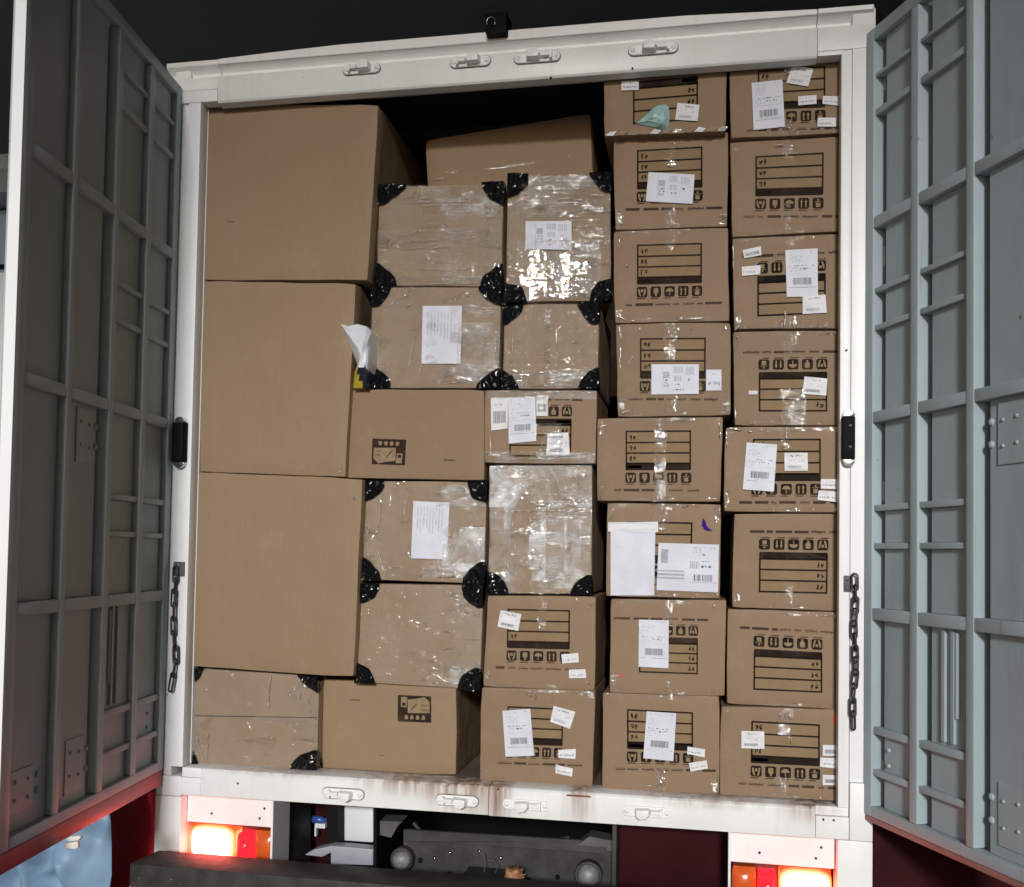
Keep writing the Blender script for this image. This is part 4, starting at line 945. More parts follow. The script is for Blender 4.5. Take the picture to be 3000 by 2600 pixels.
S = [('E0', ((1518, 168), (1580, 161), (1585, 256), (1522, 263)), 'waybill', 'paper'), ('E0', ((1600.6, 132), (1643, 139), (1632, 175), (1588, 167.5)), 'sticker', 'sticker'),
 ('E0', ((1612, 195), (1649, 192), (1649, 210), (1612, 213)), 'small', 'sticker'), ('E0', ((1662, 194), (1694, 195), (1694, 214), (1661, 210)), 'small', 'sticker'), ('E0', ((1651.5, 238), (1688, 238), (1688, 256), (1651, 256)), 'small', 'sticker'),
 ('D0', ((1255, 165), (1290, 163), (1290, 182), (1255, 183)), 'small', 'sticker'), ('D0', ((1368, 208), (1412.6, 212), (1408.6, 245), (1363.6, 242)), 'sticker', 'sticker'),
 ('D1', ((1309.7, 348), (1403, 353), (1398.6, 412), (1304, 407)), 'wide', 'paper'), ('D3', ((1315.6, 736), (1411.4, 736), (1411.4, 796), (1315.6, 797)), 'wide', 'paper'), ('D3', ((1426.5, 747), (1457, 747), (1457, 789), (1426, 789)), 'small', 'paper'),
 ('E2', ((1500, 505.6), (1536.6, 497.6), (1538, 515.6), (1503, 522)), 'small', 'sticker'), ('E2', ((1498, 539.4), (1536, 535.6), (1535.5, 554.4), (1498.5, 557.6)), 'small', 'sticker'),
 ('E2', ((1621, 599.4), (1667, 595), (1670, 632), (1621, 634.4)), 'sticker', 'sticker'), ('E2', ((1586, 505.6), (1651, 502), (1652, 599), (1589, 600)), 'waybill', 'paper'),
 ('E3', ((1624.6, 760.6), (1671, 765), (1668.6, 799.5), (1620.8, 795.6)), 'sticker', 'sticker'), ('E3', ((1512, 789.5), (1530, 789.5), (1530, 797), (1512, 797)), 'small', 'sticker'),
 ('E4', ((1508, 894), (1569.5, 898), (1562.7, 993.5), (1500, 988.5)), 'waybill', 'paper'), ('E4', ((1584, 914.7), (1631, 914.7), (1631.5, 951), (1584.5, 951.5)), 'sticker', 'sticker'),
 ('E4', ((1658, 968), (1694, 968), (1693, 988.5), (1657.6, 987)), 'small', 'sticker'), ('E4', ((1653.6, 991), (1694, 993.6), (1693, 1014.8), (1651, 1009.8)), 'small', 'sticker'),
 ('D5', ((1330, 1096.7), (1452, 1100.5), (1450, 1197), (1326, 1192)), 'wide_waybill', 'paper'),
 ('C3', ((991, 803.6), (1026, 803.6), (1025, 866), (992, 870)), 'small', 'sticker'), ('C3', ((1083, 798), (1106, 798), (1106, 840.5), (1083, 840.5)), 'small', 'sticker'), ('C3', ((1026, 803.6), (1081, 802), (1083, 891), (1027.5, 896.5)), 'waybill', 'paper'),
 ('C3', ((1105.4, 876), (1147.8, 874), (1150.6, 919.7), (1104, 919.7)), 'sticker', 'sticker'),
 ('C5', ((1011, 1232.6), (1053, 1240.6), (1046.5, 1274.7), (1004.7, 1266)), 'sticker', 'sticker'), ('C5', ((1133.7, 1322), (1167.8, 1319.5), (1169, 1338), (1135.6, 1340.5)), 'small', 'sticker'), ('C5', ((1149, 1353), (1182.5, 1351.8), (1184, 1369.7), (1149.5, 1370)), 'small', 'sticker'),
 ('C6', ((1014.6, 1436), (1070.7, 1432), (1078.8, 1526.7), (1021, 1528.6)), 'waybill', 'paper'), ('C6', ((1118, 1425.8), (1162, 1438), (1151, 1472.5), (1111, 1458)), 'sticker', 'sticker'),
 ('C6', ((1127.5, 1515), (1163, 1513), (1162, 1533), (1127.5, 1531)), 'small', 'sticker'), ('C6', ((1122.7, 1545), (1157, 1552.4), (1155, 1569), (1121.6, 1561.6)), 'small', 'sticker'),
 ('D6', ((1290, 1251.7), (1350.6, 1253.5), (1350, 1350), (1289.5, 1347)), 'waybill', 'paper'), ('D7', ((1306, 1437), (1365.7, 1441), (1360, 1537.8), (1299, 1531.6)), 'waybill', 'paper'),
 ('D7', ((1388.4, 1508), (1424, 1513.8), (1423, 1530), (1387.7, 1523)), 'small', 'sticker'), ('D7', ((1391, 1541.5), (1427, 1536), (1429.5, 1552.5), (1395, 1559)), 'small', 'sticker'),
 ('E7', ((1497.5, 1476.5), (1543.5, 1478), (1543.8, 1513), (1497, 1511.5)), 'sticker', 'sticker'), ('E7', ((1662, 1504.8), (1696, 1505.5), (1696, 1527), (1661.6, 1527)), 'small', 'sticker'),
 ('E7', ((1656.7, 1530.5), (1696, 1532), (1696, 1553), (1656, 1549)), 'small', 'sticker'), ('E7', ((1661.6, 1565), (1696, 1567), (1696, 1586), (1661.6, 1585.6)), 'small', 'sticker'),
 ('B2', ((853.8, 618), (933, 618), (930, 735), (851.3, 734.7)), 'sheet', 'paper'), ('B4', ((834.8, 1012.4), (908, 1015.5), (901.4, 1130), (830, 1128)), 'sheet', 'paper'), ('C1', ((1061.5, 447), (1154, 447), (1154.5, 505), (1060.7, 503)), 'wide', 'paper')]
for i, (k_, q, kind, mt) in enumerate(S): sheet(B[k_], q, kind, mt, eps=0.0035 + 0.0004 * (i % 3), lift=0.003 if kind != 'small' else 0.0015)
# document pouch on the carton with the purple mark
bx = B['D5']
sheet(bx, ((1233, 1073), (1323.5, 1074), (1321, 1203), (1233, 1203)), 'none', 'paper', 0.004, 0.006, 'document_pouch')
sheet(bx, ((1228, 1055), (1329, 1054), (1329, 1075), (1228, 1074)), 'none', 'sticker', 0.006, 0.004, 'pouch_flap')
m = MB(); m.add([bx.on(*p, .001) for p in ((1419, 1046), (1424, 1052), (1427, 1062), (1432, 1068), (1440, 1072), (1430, 1073), (1422, 1070), (1417, 1062))], [tuple(range(8))]); m.build('ink_mark', M['purple'], bx.o)
bx = B['E7']; m = MB(); m.add([bx.on(*p, .001) for p in ((1684, 1442), (1690, 1441), (1690, 1464), (1683, 1464), (1681, 1455))], [tuple(range(5))]); m.build('ink_mark', M['red_ink'], bx.o)
# black corners
CW = {'B1': ((57, 42), (45, 43), (45, 43), (45, 45)), 'C1': ((45, 45), (42, 43), (44, 45), (45, 40)), 'B2': ((42, 44), (44, 38), (46, 41), (46, 42)), 'C2': ((42, 42), (42, 46), (42, 43), (36, 40)),
      'B4': ((45, 41), (40, 42), (43, 45), (42, 45)), 'B5': ((44, 41), (43, 44), (45, 43), (40, 43))}
for k_, l_ in CW.items():
    for i, (w, h) in enumerate(l_): B[k_].corner(i, w, h, 1.35 + 0.9 * RND.random())
B['C4'].corner(2, 42, 40); B['C4'].corner(3, 44, 45)
B['A4'].corner(0, 25, 36, 1.3); B['A4'].corner(1, 42, 35, 1.3); B['A4'].corner(2, 50, 42); B['A4'].corner(3, 20, 46, 1.1)  # last one is a dark patch for the cut lower left corner
# films
B['B1'].film(0.0, 0.0, 1, 1, 'film'); B['B1'].film(0.35, 0.02, 0.96, 0.28, 'film_heavy', 0.007)
B['C1'].film(0.0, 0.0, 1, 1, 'film'); B['C1'].film(0.10, 0.52, 0.90, 0.99, 'film_heavy', 0.007); B['C1'].film(0.22, 0.60, 0.38, 0.985, 'film_flat', 0.012, 0.0004, 8, skew=0.01); B['C1'].film(0.43, 0.63, 0.61, 0.97, 'film_flat', 0.0125, 0.0004, 8, skew=-0.015); B['C1'].film(0.14, 0.74, 0.24, 0.88, 'film_flat', 0.0115, 0.0004, 8); B['C1'].film(0.62, 0.70, 0.78, 0.80, 'film_flat', 0.0115, 0.0006, 8); B['C1'].film(0.12, 0.02, 0.95, 0.34, 'film_heavy', 0.007)  # flat strips shaped as the glare; box is tilted to catch the sun
B['B2'].film(0.0, 0.0, 1, 1, 'film'); B['B2'].film(0.68, 0.36, 1.0, 0.96, 'film_heavy', 0.008)
B['C2'].film(0.0, 0.0, 1, 1, 'film_soft'); B['C2'].film(0.1, 0.78, 0.95, 0.99, 'film_heavy', 0.006)
B['B4'].film(0.0, 0.0, 1, 1, 'film'); B['B4'].film(0.66, 0.45, 1.0, 0.98, 'film_white', 0.008); B['B4'].film(0.6, 0.03, 1.0, 0.25, 'film_heavy', 0.007)
B['C4'].film(0.0, 0.0, 1, 1, 'film_heavy'); B['C4'].film(0.0, 0.01, 1.0, 0.33, 'film_white', 0.008); B['C4'].film(0.15, 0.3, 0.27, 0.5, 'film_white', 0.008); B['C4'].film(0.40, 0.3, 0.56, 0.9, 'film_white', 0.009); B['C4'].film(0.74, 0.3, 0.90, 0.85, 'film_white', 0.010); B['C4'].film(0.1, 0.52, 0.98, 0.62, 'film_heavy', 0.011)  # white pieces carry the film's bright reflection as plain colour
B['B5'].film(0.0, 0.0, 1, 1, 'film_soft'); B['B5'].film(0.74, 0.02, 1.0, 0.98, 'film', 0.007)
B['A4'].film(0.0, 0.0, 1, 0.52, 'film_soft'); B['A4'].film(0.0, 0.46, 1, 1.0, 'film_soft', 0.006); B['A4'].film(0.8, 0.1, 1.0, 0.7, 'film', 0.008)
B['C3'].film(0.0, 0.0, 1, 0.12, 'film_heavy', 0.005); B['C3'].film(0.0, 0.84, 1, 1.0, 'film_heavy', 0.005); B['C3'].film(0.44, 0.45, 0.7, 0.95, 'film', 0.006)
B['E3'].film(0.42, 0.62, 0.66, 1.0, 'film_heavy', 0.008, 0.008, 12, 'loose_tape')
for i, k_ in enumerate(('D1', 'D2', 'D3', 'D4', 'D5', 'D6', 'D7', 'E0', 'E1', 'E2', 'E3', 'E4', 'E5', 'E6', 'E7', 'C5', 'C6')): edge_tapes(B[k_], 40 + i, 1.0 if k_[0] == 'D' or k_ in ('E2', 'E4', 'C5') else 0.7)
tape(B['D4'], ([(1335, 845), (1333, 1013)], 24)); tape(B['D3'], ([(1352, 653), (1352, 740)], 22)); tape(B['E7'], ([(1590, 1432), (1582, 1490)], 26)); tape(B['E2'], ([(1590, 640), (1588, 664)], 44)); tape(B['D5'], ([(1330, 1018), (1330, 1060)], 26))
tape(B['B0'], ([(900, 350), (1040, 335), (1150, 318)], 5)); tape(B['A2'], ([(688, 935), (689, 960)], 9)); tape(B['A3'], ([(720, 972), (718, 1010)], 12))
for k_, l_ in {'B1': ((0, 0.12, 1, 0.17), (0, 0.90, 1, 0.985), (0.0, 0.45, 1, 0.63), (0.86, 0.2, 0.97, 0.8)), 'C1': ((0, 0.02, 1, 0.10), (0, 0.20, 1, 0.30), (0.70, 0.45, 0.86, 0.95)), 'B2': ((0.55, 0.80, 0.93, 0.90), (0.62, 0.45, 1, 0.56), (0.05, 0.14, 0.3, 0.2)),
               'C2': ((0.44, 0.0, 0.50, 1), (0.08, 0.2, 0.12, 0.95), (0.1, 0.86, 0.95, 0.98)), 'B4': ((0.6, 0.02, 1, 0.16), (0.12, 0.03, 0.17, 0.6), (0.2, 0.86, 0.8, 0.97)), 'C4': ((0.1, 0.50, 1, 0.57), (0.15, 0.3, 0.27, 1), (0.55, 0.86, 0.98, 0.92)),
               'B5': ((0.7, 0.72, 1, 0.9),), 'C3': ((0, 0.0, 1, 0.10), (0, 0.86, 1, 1.0))}.items():
    for r_ in l_: B[k_].film(*r_, 'tape_band', 0.0062 + 0.0006 * RND.random(), 0.0012, 16, 'tape_band')
def creases(key, org, sc, segs, R=0.0016, mt='crease', nm='film_crease'):
    bx_ = B[key]
    for (x0, y0, x1, y1) in segs:
        a = ((org[0] + x0 / sc) / K, (org[1] + y0 / sc) / K); b = ((org[0] + x1 / sc) / K, (org[1] + y1 / sc) / K)
        L = math.hypot(b[0] - a[0], b[1] - a[1]); n_ = max(8, int(L / 1.6)); sd_ = RND.random() * 99; path = []; rad = []
        for i in range(n_ + 1):
            t_ = i / n_; dx, dy = (b[1] - a[1]) / L, -(b[0] - a[0]) / L
            w = 2.4 * mnoise.noise(V(t_ * L * 0.05, sd_, 0)) + 0.8 * mnoise.noise(V(t_ * L * 0.2, sd_, 4))
            p_ = bx_.on(lerp(a[0], b[0], t_) + dx * w, lerp(a[1], b[1], t_) + dy * w, 0.0085 + 0.0022 * mnoise.noise(V(t_ * L * 0.14, sd_, 9)))
            path.append(p_); rad.append(max(0.0002, R * (0.75 + 0.9 * mnoise.noise(V(t_ * L * 0.11, sd_, 2))) * min(1, 5 * min(t_, 1 - t_) + 0.15)))
        m_ = MB(); m_.tube(path, rad, 7); m_.build(nm, M[mt], bx_.o)
O1 = (1050, 500); S1 = 2.757; O2 = (950, 1100); S2 = 2.433; O3 = (1000, 1700); S3 = 1.991
creases('B1', O1, S1, ((330, 632, 760, 612), (380, 580, 690, 555), (460, 800, 980, 795), (330, 258, 960, 245), (490, 280, 930, 275), (1110, 740, 1135, 460), (400, 920, 960, 905), (800, 545, 910, 545), (335, 515, 410, 528), (1010, 320, 1060, 410), (980, 560, 1070, 550), (860, 340, 872, 370)))
creases('C1', O1, S1, ((1450, 80, 1800, 85), (1440, 150, 1830, 140), (1550, 180, 1690, 180), (1590, 240, 1720, 215), (1650, 402, 1810, 400), (1590, 265, 1870, 265), (1480, 45, 1700, 60), (1740, 230, 1830, 235), (1860, 200, 1990, 195), (1440, 270, 1520, 275), (1640, 345, 1660, 370), (1240, 490, 1245, 480)))
creases('B2', O1, S1, ((405, 1590, 460, 1300), (830, 1408, 1140, 1395), (660, 1705, 960, 1705), (980, 1110, 1130, 1115), (370, 1110, 420, 1080), (480, 1650, 520, 1560), (1100, 1550, 1110, 1280), (660, 1630, 950, 1635), (230, 1100, 410, 980), (1000, 1330, 1060, 1380), (200, 1590, 260, 1700), (780, 1010, 782, 1080)))
creases('C2', O1, S1, ((1600, 1210, 1600, 1740), (1380, 1640, 1830, 1610), (1280, 1600, 1390, 1665), (1500, 1200, 1505, 1260), (1340, 1735, 1760, 1738), (1720, 1270, 1780, 1272), (1245, 1370, 1310, 1372), (1720, 1385, 1770, 1395), (1820, 1400, 1820, 1490), (1250, 1260, 1245, 1500)))
creases('B4', O2, S2, ((410, 850, 380, 1130), (320, 1060, 320, 1140), (385, 1245, 420, 1380), (900, 935, 1140, 900), (1000, 1075, 1130, 1070), (780, 810, 785, 860), (470, 840, 470, 940), (570, 950, 572, 1000), (660, 1435, 890, 1438), (800, 850, 840, 900), (1000, 850, 1080, 910), (280, 1160, 300, 1080)))
creases('C4', O2, S2, ((1270, 1275, 1560, 1290), (1570, 1430, 1730, 1445), (1480, 960, 1510, 1090), (1240, 800, 1500, 800), (1580, 850, 1720, 850), (1200, 970, 1880, 960), (1250, 1400, 1380, 1425), (1740, 1290, 1735, 1480), (1340, 970, 1345, 1090), (1290, 1550, 1740, 1560), (1740, 640, 1830, 800), (1390, 730, 1470, 742), (1310, 1310, 1315, 1400), (1380, 1165, 1780, 1190)))
creases('B5', O3, S3, ((530, 545, 680, 625), (590, 305, 655, 300), (590, 402, 655, 402), (620, 100, 700, 120), (730, 180, 810, 200), (700, 330, 810, 350), (690, 560, 710, 500), (530, 600, 580, 598), (690, 440, 700, 430)))
creases('A4', (0, 1700), S3, ((1580, 540, 1565, 750), (1750, 650, 1750, 700), (1800, 680, 1810, 800), (1145, 900, 1190, 1060), (1215, 880, 1205, 1070), (1690, 640, 1695, 690), (1670, 820, 1672, 850), (1740, 925, 1760, 927)))
creases('C3', O2, S2, ((1250, 120, 1400, 110), (1560, 115, 1900, 125), (1200, 600, 1900, 590), (1180, 430, 1190, 560), (1880, 560, 1920, 600), (1525, 575, 1575, 420)))
ZA, SA = (1700, 150), 2.585; ZB, ZC, SB = (1750, 650), (1750, 1200), 2.757; ZD, SD = (1400, 1720), 1.88
for k_, o_, c_, sg in (('D2', ZB, SB, ((160, 760, 230, 795), (270, 798, 310, 800), (660, 790, 860, 775), (170, 120, 180, 210), (240, 335, 245, 365))),
    ('D3', ZB, SB, ((180, 840, 190, 960), (185, 1000, 185, 1200), (570, 840, 585, 910), (620, 850, 640, 960), (590, 960, 580, 1130), (755, 855, 762, 870), (290, 1080, 255, 1150), (185, 1545, 265, 1525), (345, 850, 340, 875), (1030, 840, 1040, 870))),
    ('E2', ZB, SB, ((1095, 170, 1100, 400), (1105, 880, 1150, 840), (1190, 840, 1190, 870), (1220, 860, 1235, 840), (1405, 860, 1410, 840), (1485, 860, 1490, 800), (1515, 860, 1520, 690), (1550, 860, 1565, 800), (1590, 860, 1595, 740), (1720, 860, 1725, 830), (1750, 860, 1780, 820), (1830, 860, 1860, 820))),
    ('E3', ZB, SB, ((1120, 920, 1145, 935), (1600, 910, 1600, 1000), (1115, 1500, 1120, 1630), (1580, 1440, 1580, 1490), (1610, 1580, 1610, 1635), (1225, 1625, 1270, 1635))),
    ('D4', ZC, SB, ((985, 70, 990, 240), (20, 690, 20, 730), (430, 742, 490, 738), (487, 610, 487, 735), (40, 130, 80, 130), (510, 715, 525, 705), (670, 720, 675, 730), (640, 65, 690, 100))),
    ('D5', ZC, SB, ((235, 770, 240, 800), (520, 765, 515, 830), (690, 790, 735, 775), (940, 810, 975, 775), (988, 775, 990, 870), (95, 900, 140, 820))),
    ('E4', ZC, SB, ((1040, 180, 1048, 320), (1050, 155, 1170, 162), (1220, 185, 1260, 180), (1520, 160, 1525, 240), (1505, 255, 1535, 258), (1505, 315, 1535, 318), (1370, 180, 1385, 183), (1460, 180, 1465, 190))),
    ('D6', ZD, SD, ((1050, 80, 1048, 130), (1295, 105, 1310, 110), (760, 572, 770, 568))), ('E7', ZD, SD, ((1665, 690, 1665, 720), (1690, 688, 1690, 720), (1715, 692, 1720, 730), (1725, 830, 1725, 870))),
    ('C5', ZD, SD, ((610, 95, 630, 90), (605, 100, 610, 130), (535, 60, 555, 75), (595, 525, 620, 535))), ('C6', ZD, SD, ((255, 580, 325, 582), (320, 585, 320, 620), (595, 600, 610, 585), (270, 598, 300, 600))),
    ('D7', ZD, SD, ((700, 590, 725, 585), (900, 1095, 960, 1095), (970, 1105, 1020, 1095), (920, 1100, 920, 1120))),
    ('D1', ZA, SA, ((300, 1310, 320, 1300), (683, 1320, 688, 1290), (1100, 1230, 1100, 1260), (630, 745, 640, 765), (995, 630, 1010, 632))), ('E1', ZA, SA, ((1560, 800, 1562, 780), (1585, 778, 1660, 780), (1470, 712, 1560, 704)))):
    creases(k_, o_, c_, sg, 0.0024, 'glint', 'tape_glint')  # glossy tubes shaped and placed as highlights on the tape
creases('B0', O1, S1, ((560, 80, 700, 60),))
strokes(B['A4'], (390, 1445), (640, 1449), 1.8, 'ink_soft', 'flap_seam')
# torn tape and teal scrap on the carton under the top rail
bx = B['D0']
for k in range(11):
    x = 1222 + k * 22.5; y = lerp(272, 262, k / 10); a = RND.uniform(-1, 1)
    m = MB(); pts = [(x, y + 2), (x + 10, y - 7 + 3 * a), (x + 24, y - 5 - 3 * a), (x + 16, y + 3)]
    m.add([bx.on(px, py, 0.003 + 0.006 * RND.random()) for px, py in pts], [(0, 1, 2, 3)]); m.build('torn_tape', (M['sticker'], M['card_pale'], M['film_white'], M['card_pale'])[k % 4], bx.o)
m = MB(); rim = [(1284, 250), (1300, 237), (1316, 222), (1327, 214), (1344, 211), (1351, 217), (1352, 240), (1349, 262), (1340, 266), (1325, 258)]
cxy = (1330, 238); vs = [bx.on(cxy[0], cxy[1], 0.022)]
for r_, e in ((0.5, 0.017), (1.0, 0.003)):
    for (px, py) in rim: vs.append(bx.on(lerp(cxy[0], px, r_), lerp(cxy[1], py, r_), e + 0.010 * r_ * (1 - r_) * RND.uniform(-1, 3) + (0.006 * RND.random() if r_ == .5 else 0)))
n = len(rim); fs = [(0, 1 + i, 1 + (i + 1) % n) for i in range(n)] + [(1 + i, 1 + n + i, 1 + n + (i + 1) % n, 1 + (i + 1) % n) for i in range(n)]
m.add(vs, fs); m.build('torn_film', M['teal'], bx.o)

# ------------------------------------------------------------------ sack squeezed between the cartons
rim = [(688, 655), (704, 659), (722, 655), (741, 660), (750, 672), (752, 735), (748, 762), (742, 784), (713, 784), (716, 752), (722, 738), (708, 700)]
base = at(727, 784, 0.05); n = len(rim); sd_ = 4.2
def sk(px, py, r_, k):
    bulge = 0.062 * (1 - r_ * r_) + 0.016 * mnoise.noise(V(px * 0.07, py * 0.045, sd_)) * (1 - r_ ** 4)
    return at(px, py, 0.052 - bulge)
m = MB(); cxy = (731, 715); rr = (0.2, 0.4, 0.6, 0.8, 1.0); fine = []
for i in range(n):
    for q in range(3): fine.append((lerp(rim[i][0], rim[(i + 1) % n][0], q / 3), lerp(rim[i][1], rim[(i + 1) % n][1], q / 3)))
nf = len(fine); vs = [sk(*cxy, 0, 0)]
for r_ in rr:
    for k, (px, py) in enumerate(fine): vs.append(sk(lerp(cxy[0], px, r_), lerp(cxy[1], py, r_), r_, k))
vs += [p + V(0, 0.07, 0) for p in vs[-nf:]]
m.add(vs, [], 0)
def addf(f):
    c_ = sum((m.v[i] for i in f), V(0, 0, 0)) / len(f); zr = (c_.z - base.z) / (at(727, 655, 0.05).z - base.z); xl = c_.x
    mid_x = at(733, 740, 0.03).x
    mi = 0 if zr > 0.36 - 0.5 * max(0, xl - mid_x) * 10 else (1 if xl < mid_x - 0.012 and zr < 0.30 else (2 if zr < 0.25 or xl > mid_x + 0.008 else 0))
    m.f.append(list(f)); m.m.append(mi); m.sm.append(False)
for i in range(nf):
    j_ = (i + 1) % nf; addf([0, 1 + i, 1 + j_])
    for k in range(len(rr)): addf([1 + k * nf + i, 1 + (k + 1) * nf + i, 1 + (k + 1) * nf + j_, 1 + k * nf + j_])
sack = m.build('plastic_sack', [M['bag_white'], M['bag_yellow'], M['bag_navy']], None, origin=base)
tag(sack, 'crumpled white plastic sack with yellow and navy patches squeezed between cartons', 'sack')

# ------------------------------------------------------------------ chains hanging on the posts
def chain(pts, y, plate, label, twist):
    P = [at(*p, y) for p in pts]
    root = empty('chain', P[-1] - V(0, 0, 0.03)); tag(root, label, 'chain', 'door holding chains on the rear posts')
    a, b = at(*plate[0], y), at(*plate[1], y)
    m = MB(); m.box(a.x, b.x, -0.006, 0.004, b.z, a.z); pl = m.build('hook_plate', M['steel_mid'], root, bevel=0.002)
    studs('bolt', M['chrome'], pl, [V(lerp(a.x, b.x, 0.5), -0.006, lerp(b.z, a.z, f)) for f in (0.25, 0.75)], [(0.005, 0), (0.004, 0.004), (0, 0.0045)], 10)
    for i in range(len(P)):
        nxt = P[i + 1] if i + 1 < len(P) else P[i] + (P[i] - P[i - 1])
        prv = P[i - 1] if i > 0 else P[i] - (P[1] - P[0])
        t = (nxt - prv).normalized(); L = (nxt - prv).length / 2 * 0.5 + 0.0085
        ang = (0.15 if i % 2 == 0 else 1.1) + twist * math.sin(i * 1.7)
        w = V(1, 0, 0); w = (w - t * w.dot(t)).normalized(); dpt = t.cross(w)
        side = w * math.cos(ang) + dpt * math.sin(ang)
        hw = 0.0085; path = []
        for k in range(8): q = math.pi * k / 7; path.append(P[i] + t * (L - hw + hw * math.sin(q)) + side * hw * math.cos(q))
        for k in range(8): q = math.pi * k / 7; path.append(P[i] - t * (L - hw + hw * math.sin(q)) - side * hw * math.cos(q))
        m = MB(); m.tube(path, 0.0034, 7, closed=True); m.build('chain_link', M['chain'], root)
cl = lambda x, y: ((480 + x / 3.583) / K, (1600 + y / 3.583) / K)
cr = lambda x, y: ((2420 + x / 3.383) / K, (1650 + y / 3.383) / K)
chain([cl(*p) for p in ((120, 300), (118, 420), (103, 545), (105, 690), (98, 840), (106, 990), (122, 1140), (108, 1280), (82, 1430))], -0.016, (cl(85, 165), cl(195, 320)), 'dark steel chain hanging on the left white post by the shadowed door', 0.2)
chain([cr(*p) for p in ((285, 190), (288, 300), (290, 420), (280, 540), (275, 660), (285, 780), (288, 900), (293, 1020), (285, 1150), (268, 1290), (265, 1430), (268, 1560))], -0.016, (cr(182, 125), cr(250, 288)), 'dark steel chain hanging on the right white post by the lit door', 0.35)

# ------------------------------------------------------------------ blue cloth behind the left door
def cloth(u, v):
    x = lerp(-0.98, -0.15 + 0.07 * math.sin(v * 5.2 + 0.4) , u); z = lerp(-0.02, -0.97, v)
    f = 0.12 * abs(((u * 6.1 + v * 1.3 + 0.5 * mnoise.noise(V(u * 3, v * 3, 5))) % 1.0) * 2 - 1) + 0.20 * mnoise.noise(V(u * 4 + v, v * 5 - u * 2, 7.7)) + 0.10 * abs(mnoise.noise(V(u * 9 - v * 4, v * 9, 3.3)))
    return V(x, -0.22 - 0.34 * (1 - u) + f - 0.03, z)
NU, NV = 17, 15; jr = random.Random(5); jit = {}
for a in range(NU + 1):
    for b_ in range(NV + 1): jit[(a, b_)] = ((a + (jr.uniform(-.42, .42) if 0 < a < NU else 0)) / NU, (b_ + (jr.uniform(-.42, .42) if 0 < b_ < NV else 0)) / NV)
m = MB(); vs = [cloth(*jit[(a, b_)]) for b_ in range(NV + 1) for a in range(NU + 1)]; fs = []
for b_ in range(NV):
    for a in range(NU):
        q0 = b_ * (NU + 1) + a; q1, q2, q3 = q0 + 1, q0 + NU + 2, q0 + NU + 1
        fs += [(q0, q1, q2), (q0, q2, q3)] if jr.random() < .5 else [(q0, q1, q3), (q1, q2, q3)]
bm = bmesh.new(); bv = [bm.verts.new(v) for v in vs]
for f in fs: bm.faces.new([bv[i] for i in f])
bmesh.ops.subdivide_edges(bm, edges=bm.edges[:], cuts=3, use_grid_fill=True)
for _ in range(3): bmesh.ops.smooth_vert(bm, verts=[v for v in bm.verts if not v.is_boundary], factor=0.5, use_axis_x=True, use_axis_y=True, use_axis_z=True)
bm.verts.index_update(); m.add([v.co.copy() for v in bm.verts], [[v.index for v in f.verts] for f in bm.faces], 0, True); bm.free()
cloth_o = m.build('blue_cloth', M['blue_cloth'], None, origin=(-0.5, -0.3, -0.97)); tag(cloth_o, 'loose crumpled blue cloth hanging under the left door', 'cloth')
ta = [at(*p, -0.66) for p in ((129, 1697), (140, 1690), (160, 1688), (163, 1692), (158, 1698), (140, 1700))]
m = MB(); m.prism(ta, V(0, 0.012, 0)); m.prism([at(*p, -0.655) for p in ((131, 1703), (156, 1700), (158, 1712), (150, 1716), (128, 1712))], V(0, 0.012, 0)); m.build('cloth_tag', M['cream'], cloth_o, bevel=0.002)

# ------------------------------------------------------------------ parked truck cab far left
cab = empty('parked_truck', (-3.3, 2.6, GZ)); tag(cab, 'white cab of another truck parked left behind the open left door', 'truck')
x0c, x1c, y0c = -4.30, -1.80, 1.6
def yprism(prof, x0, x1, mat, name, bev=0.02):   # profile in (y, z)
    m = MB(); m.prism([V(x0, y, z) for y, z in prof], V(x1 - x0, 0, 0)); return m.build(name, mat, cab, bevel=bev)
yprism([(y0c, -0.45), (y0c - 0.02, 1.35), (y0c + 0.02, 1.40), (y0c + 2.0, 1.40), (y0c + 2.0, -0.45)], x0c, x1c, M['cab_white'], 'cab_body', 0.05)
yprism([(y0c + 0.03, 1.402), (y0c + 0.28, 2.70), (y0c + 1.98, 2.70), (y0c + 1.98, 1.402)], x0c + 0.02, x1c - 0.02, M['cab_white'], 'cab_upper', 0.05)
wsl = lambda x, z, d: V(x, y0c + 0.03 + 0.25 * (z - 1.402) / 1.298 + d, z)
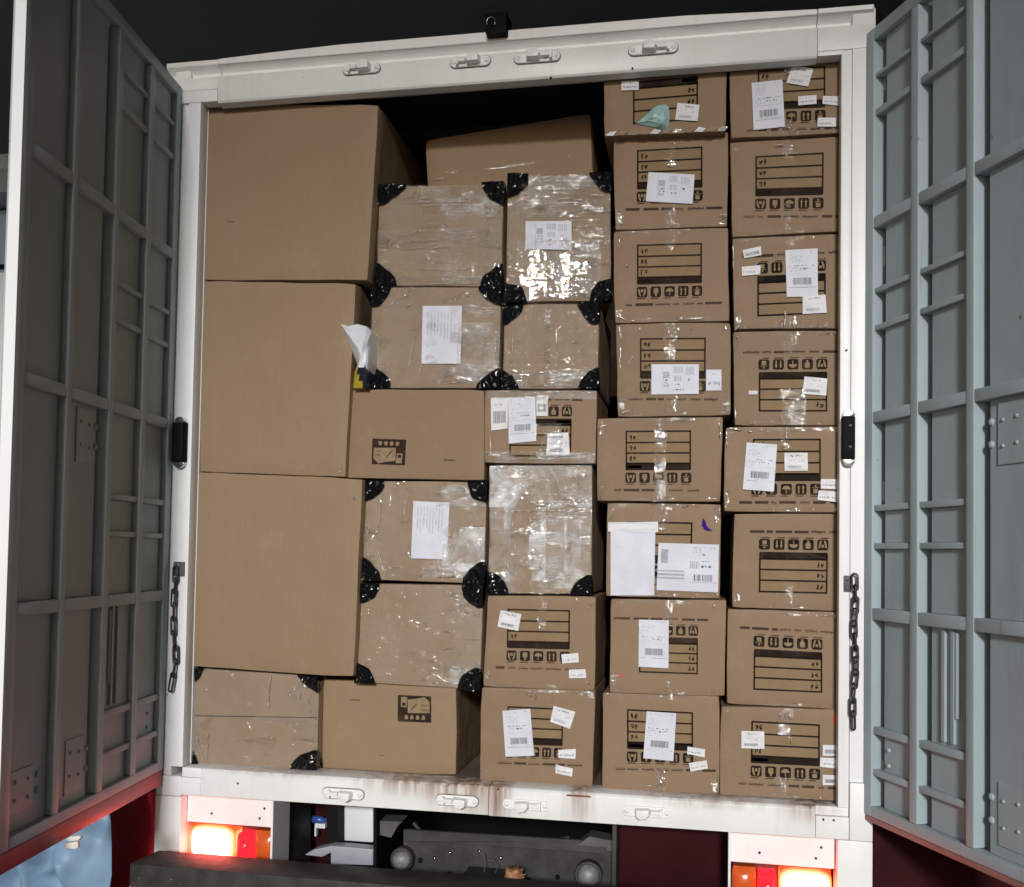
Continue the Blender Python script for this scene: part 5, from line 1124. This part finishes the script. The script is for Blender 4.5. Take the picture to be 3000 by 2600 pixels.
m = MB(); m.hexa([wsl(x0c + .06, 2.30, -.012), wsl(x1c - .06, 2.30, -.012), wsl(x1c - .06, 2.67, -.012), wsl(x0c + .06, 2.67, -.012)], [wsl(x0c + .06, 2.30, .01), wsl(x1c - .06, 2.30, .01), wsl(x1c - .06, 2.67, .01), wsl(x0c + .06, 2.67, .01)]); ws = m.build('windscreen', M['cab_glass'], cab)
yprism([(y0c + 0.05, 2.70), (y0c + 0.10, 2.86), (y0c + 0.30, 2.88), (y0c + 0.35, 2.70)], x0c + 0.1, x1c - 0.05, M['grey_plastic'], 'sun_visor', 0.02)
yprism([(y0c + 0.25, 2.885), (y0c + 0.5, 3.12), (y0c + 1.9, 3.2), (y0c + 1.9, 2.72), (y0c + .36, 2.72)], x0c + 0.25, x1c - 0.36, M['cab_blue'], 'roof_fairing', 0.05)
for xa_ in (x0c + .2, x0c + 1.35): m = MB(); m.tube([wsl(xa_, 2.31, -.03), wsl(xa_ + 1.05, 2.33, -.03)], 0.012, 6); m.build('wiper', M['black'], ws)
m = MB(); m.box(x0c + .4, x1c - .4, y0c - .035, y0c - .005, 0.45, 1.1); gr = m.build('grille', M['black'], cab)
for k in range(5): MB().box(x0c + .42, x1c - .42, y0c - .05, y0c - .036, 0.5 + k * .125, 0.54 + k * .125).build('grille_bar', M['cab_white'], gr)
yprism([(y0c - 0.12, -0.62), (y0c - 0.14, -0.12), (y0c - 0.02, -0.08), (y0c + 0.3, -0.62)], x0c - 0.02, x1c + 0.02, M['cab_white'], 'bumper', 0.03)
for x in (x0c + 0.3, x1c - 0.3):
    m = MB(); m.lathe(V(x, y0c - 0.02, 0.2), V(0, -1, 0), [(0.13, -0.02), (0.13, 0.02), (0.11, 0.03), (0.0, 0.045)], 20); m.build('headlamp', M['frost'], cab)
    m = MB(); m.lathe(V(x, y0c + 0.9, -0.52), V(1, 0, 0), [(0.0, -0.15), (0.30, -0.15), (0.46, -0.12), (0.46, 0.12), (0.30, 0.15), (0, 0.15)], 28); m.build('wheel', M['rubber'], cab)
m = MB(); m.box(x0c + .1, x1c - .1, y0c + 2.05, y0c + 8, 0.1, 2.9); m.build('cargo_box', M['cab_white'], cab, bevel=0.02)
